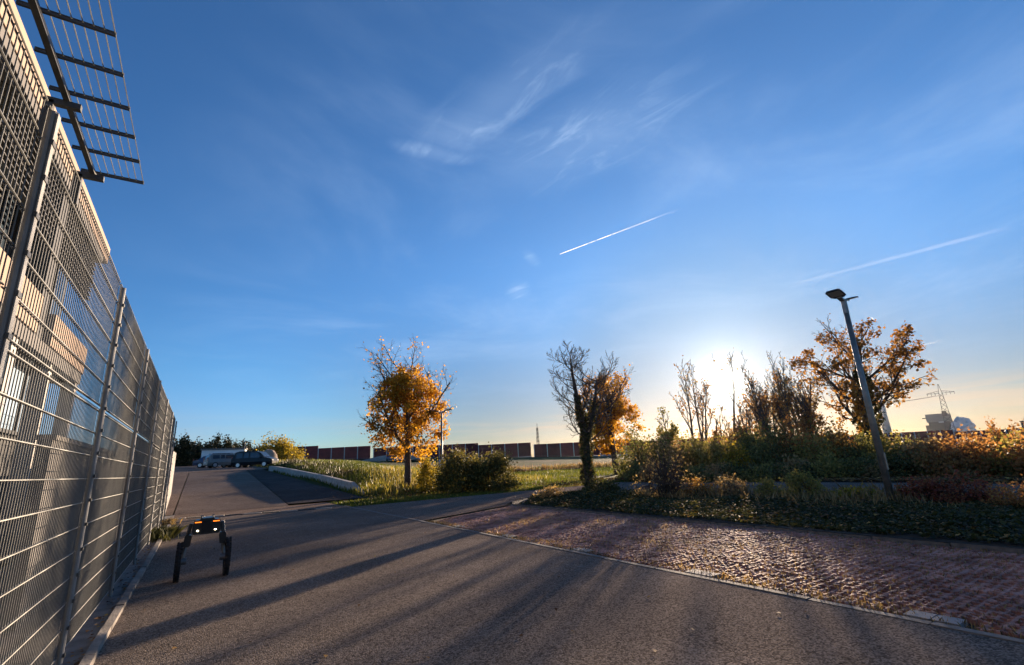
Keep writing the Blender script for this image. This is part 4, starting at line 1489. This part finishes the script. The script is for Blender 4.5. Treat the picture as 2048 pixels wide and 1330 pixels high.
# ------------------------------------------------------------------ cars
def car(label, x, y, z, rz, body, van=True, L=4.6, Wd=1.8, Hh=1.78, group='parked cars on the car park'):
    """nose towards local +X"""
    t_ = thing('parked_car', label, 'car', (x, y, z), rz, group)
    hl = L / 2
    if van:
        prof = [(-hl, .35, .93), (-hl + .02, .95, .97), (-hl + .12, 1.15, .96), (-hl + .32, Hh - .10, .80), (-hl + .55, Hh, .78), (.35, Hh - .02, .78), (.75, Hh - .12, .80), (1.35, 1.12, .93), (1.55, 1.05, .95), (hl - .12, .88, .93), (hl, .62, .88), (hl - .03, .35, .86)]
    else:
        prof = [(-hl, .35, .90), (-hl + .02, .85, .93), (-hl + .55, .98, .93), (-hl + 1.1, Hh - .06, .76), (-hl + 1.5, Hh, .74), (.1, Hh - .01, .74), (.45, Hh - .10, .76), (1.15, .95, .92), (1.4, .90, .93), (hl - .12, .76, .90), (hl, .55, .85), (hl - .03, .32, .84)]
    # lofted body: lower shell up to the belt line, then the greenhouse
    mb = MB(); n_ = len(prof); hw_ = Wd / 2
    vs, fs = [], []
    for (px_, pz_, wf) in prof:
        vs += [(px_, -hw_ * wf, pz_), (px_, hw_ * wf, pz_)]
    k0 = len(vs)
    for (px_, pz_, wf) in prof:       # belt / sill inner line
        zb_ = min(pz_, .62)
        vs += [(px_, -hw_ * min(1, wf * 1.0 + .07 * (pz_ > 1.0) + .12 * (pz_ > 1.3)), zb_), (px_, hw_ * min(1, wf + .07 * (pz_ > 1.0) + .12 * (pz_ > 1.3)), zb_)]
    k1 = len(vs)
    for (px_, pz_, wf) in prof:
        vs += [(px_, -hw_ * .9, .28), (px_, hw_ * .9, .28)]
    for i_ in range(n_ - 1):
        a, b_ = 2 * i_, 2 * i_ + 2
        fs.append((a, a + 1, b_ + 1, b_))
        for s in (0, 1):
            q = [(a + s), (b_ + s), (k0 + b_ + s), (k0 + a + s)]
            fs.append(tuple(q if s == 0 else reversed(q)))
            q = [(k0 + a + s), (k0 + b_ + s), (k1 + b_ + s), (k1 + a + s)]
            fs.append(tuple(q if s == 0 else reversed(q)))
        fs.append((k1 + a, k1 + b_, k1 + b_ + 1, k1 + a + 1))
    mb.add(vs, fs)
    bd_ = mb.build('body', body, t_, smooth=False)
    # side windows, windscreen, rear window
    zt = Hh - .16; zb_ = 1.05 if van else .95
    cuts = ([(-hl + .52, -hl + 1.25), (-hl + 1.35, -.35), (-.25, .62)] if van else [(-hl + 1.15, -.45), (-.37, .5)])
    for s in (-1, 1):
        for (a, b_) in cuts:
            w_lo, w_hi = hw_ * .957, hw_ * .832
            mb = MB()
            mb.add([(a, s * (w_lo + .006), zb_), (b_ + (.38 if b_ > .4 else 0), s * (w_lo + .006), zb_), (b_ - .02, s * (w_hi + .012), zt), (a + .04, s * (w_hi + .012), zt)], [(0, 1, 2, 3)])
            mb.build('side_window', 'car_glass', t_)
        for wx in (-hl + .82, hl - .86):
            mb = MB()
            n2 = 22
            r_ = .325
            mb.tube([(wx, s * (hw_ - .20), r_), (wx, s * (hw_ + .012), r_)], r_, n2)
            w_ = mb.build('wheel', 'tyre', t_)
            mb = MB(); mb.tube([(wx, s * (hw_ + .0), r_), (wx, s * (hw_ + .022), r_)], [.21, .20], 14); mb.build('rim', 'rim', w_)
        mb = MB(); mb.box((hl - .08, s * .62, .72), (.10, .32, .15)); mb.build('headlight', 'head_white', t_)
        mb = MB(); mb.box((-hl + .035, s * .72, 1.0), (.07, .14, .42 if van else .2)); mb.build('taillight', 'tail_red', t_)
        mb = MB(); mb.box((.95, s * (hw_ + .08), 1.08), (.09, .16, .13)); mb.build('mirror', body, t_)
        if van:
            mb = MB(); mb.box((-.55, s * .62, Hh + .025), (2.2, .04, .05)); mb.build('roof_rail', 'lamp_black', t_)
    xa, za_, xb, zb2 = (.80, Hh - .15, 1.32, 1.15) if van else (.5, Hh - .14, 1.12, .98)
    mb = MB(); mb.add([(xb + .01, -hw_ * .84, zb2 + .01), (xb + .01, hw_ * .84, zb2 + .01), (xa + .01, hw_ * .72, za_ + .02), (xa + .01, -hw_ * .72, za_ + .02)], [(0, 1, 2, 3)]); mb.build('windscreen', 'car_glass', t_)
    mb = MB()
    if van:
        mb.add([(-hl + .10, -hw_ * .8, 1.16), (-hl + .10, hw_ * .8, 1.16), (-hl + .28, hw_ * .7, Hh - .14), (-hl + .28, -hw_ * .7, Hh - .14)], [(0, 3, 2, 1)])
    else:
        mb.add([(-hl + .58, -hw_ * .8, 1.01), (-hl + .58, hw_ * .8, 1.01), (-hl + 1.06, hw_ * .68, Hh - .09), (-hl + 1.06, -hw_ * .68, Hh - .09)], [(0, 3, 2, 1)])
    mb.build('rear_window', 'car_glass', t_)
    mb = MB(); mb.box((-hl - .012, 0, .62), (.02, .52, .11)); mb.build('number_plate', 'sign_white', t_)
    return t_


cz = ramp_z
x, y = polar(4.80, 63.5)
car('black estate van parked side-on nearest the top of the ramp', x, y, cz(y) - .02, R(-32), 'car_black')
x, y = polar(2.15, 69)
car('silver van seen from behind beside the black estate van', x, y, cz(y) + .02, R(14), 'car_grey', Hh=1.62, L=4.3)
x, y = polar(1.15, 74)
car('low dark car parked left of the silver van before the white garage', x, y, cz(y) + .02, R(-12), 'car_blue', van=False, L=4.3, Hh=1.45)
x, y = polar(3.3, 69)
car('grey van half hidden between the silver van and the black one', x, y, cz(y) + .02, R(-25), 'car_silver', Hh=1.55, L=4.2)
x, y = polar(18.4, 118)
car('small dark car driving far off below the noise barrier', x, y, float(terrain(x, y)) + .4, R(70), 'car_blue', van=False, group='cars on the highway')

# ------------------------------------------------------------------ garage, boulder, far left trees
x, y = polar(2.0, 88)
ga = thing('garage', 'flat roofed white garage box behind the parked cars', 'garage', (x, y, cz(y) - .1), R(-8))
mb = MB(); mb.box((0, 0, 1.2), (5.7, 3.0, 2.4)); mb.build('wall', 'white_plaster', ga)
mb = MB(); mb.box((0, 0, 2.5), (6.0, 3.3, .22)); mb.build('roof', 'concrete_dark', ga)
mb = MB(); mb.box((1.4, -1.52, 1.05), (2.2, .05, 2.05)); mb.build('door', 'white_plaster', ga)
x, y = polar(5.95, 72)
bo = MB()
bpy_n = 0
vs, fs = [], []
nu, nv = 18, 8
for j in range(nv + 1):
    ph = math.pi / 2 * j / nv
    for i_ in range(nu):
        a = 2 * math.pi * i_ / nu
        k = 1 + .05 * math.sin(3 * a + 2 * ph) + random.uniform(-.03, .03)
        vs.append((1.15 * math.cos(a) * math.cos(ph) * k, 1.0 * math.sin(a) * math.cos(ph) * k, 1.65 * math.sin(ph) * k))
for j in range(nv):
    for i_ in range(nu):
        fs.append((j * nu + i_, j * nu + (i_ + 1) % nu, (j + 1) * nu + (i_ + 1) % nu, (j + 1) * nu + i_))
bo.add(vs, fs)
b_ = bo.build('gravel_heap', 'earth_pale', None, smooth=True, loc=(x, y, cz(y) + .35))
tag(b_, 'rounded pale heap of gravel behind the nose of the black estate van', 'heap')
x, y = polar(6.9, 84)
shrub('golden_bush', 'large golden-yellow bush at the left end of the noise barrier', x, y, cz(y) - .3, 3.9, 2.8, 4.7, 'leaf_yellow', 5200, .26, stems=12)
random.seed(15)
kk = 0
for bg_, ds, h in ((-2.4, 100, 6.4), (-1.5, 98, 6.8), (-.5, 102, 6.6), (.4, 99, 6.6), (1.4, 101, 7.0), (2.4, 100, 7.1), (3.3, 103, 6.2), (4.6, 112, 5.6), (-3.6, 96, 7.0), (5.6, 120, 5.2)):
    x, y = polar(bg_, ds)
    shrub('dark_tree', 'dense dark green tree in the row behind the white garage', x, y, cz(y) - .2, 2.3, 2.0, h * .74, 'leaf_dark', 4600, .30,
          group='dark trees behind the garage', stems=6, clumps=46, low=.05, cat='tree', sig=.13)
# wooded ridge
mb = MB()
vs, fs = [], []
for i_ in range(60):
    t = i_ / 59
    bb_ = -6 + 22 * t
    hh_ = 26 + 5 * math.sin(t * 9) + 3 * math.sin(t * 23) - 18 * max(0, t - .55)
    for (ds, z) in ((520, 0), (600, hh_ * .8 + random.uniform(-1, 1)), (680, hh_ + random.uniform(-1.2, 1.2)), (800, 0)):
        x, y = polar(bb_, ds); vs.append((x, y, z))
for i_ in range(59):
    for j in range(3):
        fs.append((i_ * 4 + j, i_ * 4 + j + 1, (i_ + 1) * 4 + j + 1, (i_ + 1) * 4 + j))
mb.add(vs, fs)
structure(mb.build('hills', 'hill_wood'))
for bg_, el_, r_, lab in ((-1.2, 3.42, .9, 'pale brick chimney stack, leftmost and tallest of three beyond the dark trees'), (-.88, 3.30, .75, 'pale chimney stack, middle one of three beyond the dark trees'), (-.70, 3.28, .75, 'pale chimney stack, rightmost of three beyond the dark trees')):
    x, y = polar(bg_, 330)
    h = 330 * math.tan(R(el_)) + 1.5
    t_ = thing('chimney', lab, 'chimney', (x, y, 0), group='three chimneys beyond the dark trees')
    mb = MB(); mb.tube([(0, 0, 0), (0, 0, h)], [r_ * 1.2, r_], 12); mb.build('shaft', 'earth_pale', t_)
    mb = MB(); mb.tube([(0, 0, h - .6), (0, 0, h + .1)], [r_ * 1.12, r_ * 1.12], 12); mb.build('rim', 'concrete_dark', t_)
# pale earth bank below the barrier
x, y = polar(18.9, 128)
mb = MB(); vs = []; fs = []
for j in range(7):
    for i_ in range(24):
        a = 2 * math.pi * i_ / 24; q = 1 - j / 6
        vs.append((9 * q * math.cos(a) * random.uniform(.95, 1.05), 4.5 * q * math.sin(a), 1.5 * (1 - q * q) + random.uniform(-.08, .08) * (j > 0)))
for j in range(6):
    for i_ in range(24):
        fs.append((j * 24 + i_, j * 24 + (i_ + 1) % 24, (j + 1) * 24 + (i_ + 1) % 24, (j + 1) * 24 + i_))
mb.add(vs, fs)
e_ = mb.build('earth_mound', 'earth_pale', None, smooth=True, loc=(x, y, float(terrain(x, y)) + .1)); e_.rotation_euler = (0, 0, R(-33))
tag(e_, 'long low mound of pale bare earth in front of the noise barrier', 'mound')

# ------------------------------------------------------------------ noise barrier
nb = thing('noise_barrier', 'long dark red noise barrier with white posts stepping down along the highway', 'barrier', (24.2, 163.8, 0), math.atan2(-.54, .843))
PW = 4.03
pan = {}


def panel(xp, zb_, zt_, last=False):
    mb = MB(); mb.box((xp + PW / 2, 0, (zb_ + zt_) / 2), (PW - .22, .16, zt_ - zb_)); pn_ = mb.build('panel', 'barrier_red', nb)
    mb = MB(); mb.box((xp, -.06, (zb_ + zt_) / 2 - .2), (.22, .26, zt_ - zb_ + .4)); mb.build('barrier_post', 'barrier_post', nb)
    mb = MB(); mb.box((xp + PW / 2, -.08, zb_ - .55), (PW - .02, .34, 1.06)); mb.build('plinth', 'barrier_base', nb)


s0 = -10 * PW
tops = []
k = -12
x = k * PW + 3.4
steps = []
# (number of panels, top z) from left to right
groups = [(14, 8.85), (4, 8.05), (8, 7.25), (4, 6.63), (8, 6.0), (8, 5.4), (8, 4.7), (8, 4.1), (8, 3.5), (8, 2.9), (6, 2.85), (14, 2.0)]
x = 7.4 - 14 * PW
for (cnt, zt_) in groups:
    for q in range(cnt):
        panel(x, zt_ - 4.1, zt_)
        x += PW
    x += .0 if cnt == 14 else .9 * (cnt in (4,))
# gantry mast, pylon, power plant
x, y = polar(35.3, 260)
mt_ = thing('lattice_mast', 'thin lattice mast poking up behind the noise barrier', 'mast', (x, y, 0))
hm = 260 * math.tan(R(3.6)) + 1.5
mb = MB()
for sx, sy in ((-1, -1), (1, -1), (1, 1), (-1, 1)):
    mb.tube([(sx * .75, sy * .75, 0), (sx * .28, sy * .28, hm)], .11, 4)
for q in range(9):
    z0_, z1_ = hm * q / 9, hm * (q + 1) / 9
    w0, w1 = .75 - .47 * q / 9, .75 - .47 * (q + 1) / 9
    mb.tube([(-w0, -w0, z0_), (w1, -w1, z1_)], .07, 3); mb.tube([(w0, -w0, z0_), (-w1, -w1, z1_)], .07, 3); mb.tube([(-w0, w0, z0_), (w1, w1, z1_)], .07, 3)
mb.build('frame', 'lattice', mt_)
mb = MB(); mb.tube([(0, 0, hm), (0, 0, hm + 2.2)], .1, 4); mb.build('antenna', 'lattice', mt_)

DP = 400.0
x, y = polar(74.25, DP)
py_ = thing('pylon', 'lattice electricity pylon with one wide crossarm above the power plant', 'pylon', (x, y, 0), -R(74.25) + 0.0)
hp = DP * math.tan(R(4.75)) + 1.5
mb = MB()
wb, wt2, wa = 2.6, .25, .8
za_ = hp - 5.6
for sx, sy in ((-1, -1), (1, -1), (1, 1), (-1, 1)):
    mb.tube([(sx * wb, sy * wb, 0), (sx * wa, sy * wa, za_), (sx * wt2 * .3, sy * wt2 * .3, hp)], .15, 4)
for q in range(10):
    z0_, z1_ = za_ * q / 10, za_ * (q + 1) / 10
    w0, w1 = wb + (wa - wb) * q / 10, wb + (wa - wb) * (q + 1) / 10
    for s in (-1, 1):
        mb.tube([(-w0, s * w0, z0_), (w1, s * w1, z1_)], .08, 3); mb.tube([(w0, s * w0, z0_), (-w1, s * w1, z1_)], .08, 3)
        mb.tube([(s * w0, -w0, z0_), (s * w1, w1, z1_)], .08, 3)
mb.build('frame', 'lattice', py_)
mb = MB()
for s in (-1, 1):
    mb.tube([(s * .75, 0, za_ + 1.4), (s * 6.6, 0, za_ + .2)], .13, 4); mb.tube([(s * .75, 0, za_ - .1), (s * 6.6, 0, za_ + .06)], .13, 4)
    for q in range(4):
        xa_ = .75 + q * 1.5; mb.tube([(s * xa_, 0, za_ - .06), (s * (xa_ + .9), 0, za_ + 1.05 - q * .28)], .08, 3)
mb.build('crossarm', 'lattice', py_)
for s in (-1, 1):
    for xo in (2.6, 4.5, 6.4):
        mb = MB(); mb.tube([(s * xo, 0, za_), (s * xo, 0, za_ - 1.25)], .13, 5); mb.build('insulator', 'lattice', py_)
pl_ = thing('power_line', 'thin overhead power line running left from the pylon behind the orange tree', 'cable', (x, y, za_ - 1.25))
mb = MB()
dirl = Vector((math.sin(R(68.2)) * 350 - x, math.cos(R(68.2)) * 350 - y, 0))
for o0 in (-2.8, 0, 2.8):
    pts = []
    for q in range(17):
        t = q / 16
        pts.append((dirl.x * t + o0 * .25, dirl.y * t + o0, -8 * t * (1 - .35 * t)))
    mb.tube(pts, .06, 3, False)
mb.build('cable', 'lattice', pl_)

DP = 575.0
KP = .5
x, y = polar(73.4, DP)
pp = thing('power_plant', 'blocky grey power plant with pale upper storey on the right horizon', 'power plant', (x, y, 0), -R(73.4))


def ppb(name, mat, u0, u1, z0_, z1_, d0, d1, par=pp):
    u0, u1, z0_, z1_, d0, d1 = [q * KP for q in (u0, u1, max(z0_, -4), z1_, d0, d1)]
    mb = MB(); mb.box(((u0 + u1) / 2, (d0 + d1) / 2, (z0_ + z1_) / 2), (u1 - u0, d1 - d0, z1_ - z0_)); return mb.build(name, mat, par)


ppb('boiler_house', 'plant_grey', -10, 19, -20, 33, 0, 40)
ppb('upper_storey', 'plant_light', -12, 19.3, 33, 47, -1, 41)
ppb('stair_tower', 'plant_grey', 11.5, 18.0, 42, 51, -3, 10)
ppb('side_wall', 'plant_light', 19.3, 22.5, -20, 46, 2, 38)
ppb('annex', 'plant_light', -30, -10.2, -20, 10, 4, 36)
ppb('annex', 'plant_light', -25, -14, 10, 16, 6, 34)
ppb('annex', 'plant_grey', -15, -10.2, 16, 28, 6, 34)
for q in range(3):
    ppb('window', 'head_white', -22 + q * 4.2, -19.5 + q * 4.2, 1.5, 7.0, 3.5, 3.9)
ppb('balcony', 'head_white', -2 + 6, 11, 31.0, 33.2, -4, -.1)
ppb('crane_beam', 'lattice', -17, -12, 40, 41.5, 4, 6)
x, y = polar(69.85, 520)
ch = thing('chimney', 'slender tall white power plant chimney between lamp and pylon', 'chimney', (x, y, 0))
hc = 520 * math.tan(R(5.36)) + 1.5
mb = MB(); mb.tube([(0, 0, -2), (0, 0, hc * .5), (0, 0, hc)], [3.4, 2.7, 2.1], 20); mb.build('shaft', 'chimney_concrete', ch, smooth=True)
mb = MB(); mb.tube([(0, 0, hc - 1), (0, 0, hc + .2)], [2.2, 2.2], 20); mb.build('rim', 'plant_grey', ch)
x, y = polar(79.0, 420)
tb = thing('tower_block', 'dark blocky tower cut off by the right edge of the view', 'building', (x, y, 0), -R(79))
mb = MB(); mb.box((2.4, 0, 3.6), (10.8, 8.4, 11.2)); mb.build('wall', 'plant_grey', tb)
mb = MB(); mb.box((2.4, 0, 9.4), (11.3, 8.9, .5)); mb.build('roof', 'facade_dark', tb)
# steam
x, y = polar(74.95, 560)
mb = MB()
random.seed(3)
for (dx, dzz, r_) in ((-6, 4, 9), (0, 10, 9.5), (5, 17, 9), (-4, 20, 8), (10, 20, 8), (3, 27, 7), (12, 9, 6), (-8, 12, 7), (9, 27, 5.5), (-2, 0, 8), (8, 0, 7), (14, 22, 3.5), (13, 15, 4), (-9, 19, 3.5), (-7, 25, 3.5), (0, 32, 4), (6, 31, 3.5), (15, 12, 3), (-3, 29, 4), (11, 30, 2.6), (-11, 14, 3), (12, 26, 3.2), (3, 14, 9.8)):
    dx, dzz, r_ = dx * .5, dzz * .5 - .2, r_ * .5
    nu, nv = 18, 10
    vs, fs = [], []
    for j in range(nv + 1):
        ph = -math.pi / 2 + math.pi * j / nv
        for i_ in range(nu):
            a = 2 * math.pi * i_ / nu
            k = r_ * (1 + .13 * math.sin(3 * a + dx) * math.cos(4 * ph + dzz) + random.uniform(-.03, .03))
            vs.append((dx + k * math.cos(a) * math.cos(ph), k * math.sin(a) * math.cos(ph), dzz + k * math.sin(ph)))
    for j in range(nv):
        for i_ in range(nu):
            fs.append((j * nu + i_, j * nu + (i_ + 1) % nu, (j + 1) * nu + (i_ + 1) % nu, (j + 1) * nu + i_))
    mb.add(vs, fs)
st = mb.build('steam_cloud', 'steam', None, smooth=True, loc=(x, y, 1.5)); st.rotation_euler = (0, 0, -R(75))
tag(st, 'white puff of steam billowing right of the power plant', 'steam')


# ------------------------------------------------------------------ condensation trails
def trail(label, b0, e0, b1, e1, dist, r0, r1, fade0, fade1, mat):
    n_ = 40
    def pt(b_, e_):
        a = R(b_); return Vector((math.sin(a) * math.cos(R(e_)), math.cos(a) * math.cos(R(e_)), math.sin(R(e_)))) * dist
    A, B = pt(b0, e0), pt(b1, e1)
    V, F, T_ = [], [], []
    S = 8
    d = (B - A).normalized(); a_ = d.orthogonal().normalized(); c_ = d.cross(a_)
    for i_ in range(n_ + 1):
        t = i_ / n_
        p_ = A.lerp(B, t)
        r_ = (r0 + (r1 - r0) * t) * (1 + .25 * (mat == 'trail_soft') * random.uniform(-1, 1))
        for j in range(S):
            q = p_ + (a_ * math.cos(j * 2 * math.pi / S) + c_ * math.sin(j * 2 * math.pi / S)) * r_
            V.append(tuple(q)); T_.append((fade0 + (fade1 - fade0) * t) * min(1, (1 - t) * 4 + .0))
    for i_ in range(n_):
        for j in range(S):
            F.append((i_ * S + j, i_ * S + (j + 1) % S, (i_ + 1) * S + (j + 1) % S, (i_ + 1) * S + j))
    o_ = np_mesh('contrail', V, F, mat, None, T_, True)
    tag(o_, label, 'contrail', 'condensation trails')


trail('thin sharp white contrail high in the middle of the sky', 39.61, 23.88, 55.75, 26.9, 9000, 6.5, 10, .34, .02, 'trail')
trail('long broad fuzzy contrail above the tall lamp', 64.4, 16.3, 82.0, 16.75, 9000, 22, 34, .03, .075, 'trail_soft')
trail('short faint contrail low above the power plant', 73.6, 8.35, 75.4, 8.5, 9000, 8, 10, .10, .04, 'trail')


# ------------------------------------------------------------------ thin evening haze filling the air
mb = MB(); mb.box((320, 360, 25.5), (1300, 1200, 59.0))
m, n = new_mat('haze_air')
o = n.n('ShaderNodeOutputMaterial'); v = n.n('ShaderNodeVolumePrincipled')
v.inputs['Color'].default_value = (.95, .96, 1.0, 1)
v.inputs['Density'].default_value = 0.000025
v.inputs['Anisotropy'].default_value = .72
n.l(v.outputs[0], o.inputs['Volume'])
MATS['haze_air'] = m
stuff(mb.build('haze', 'haze_air'))
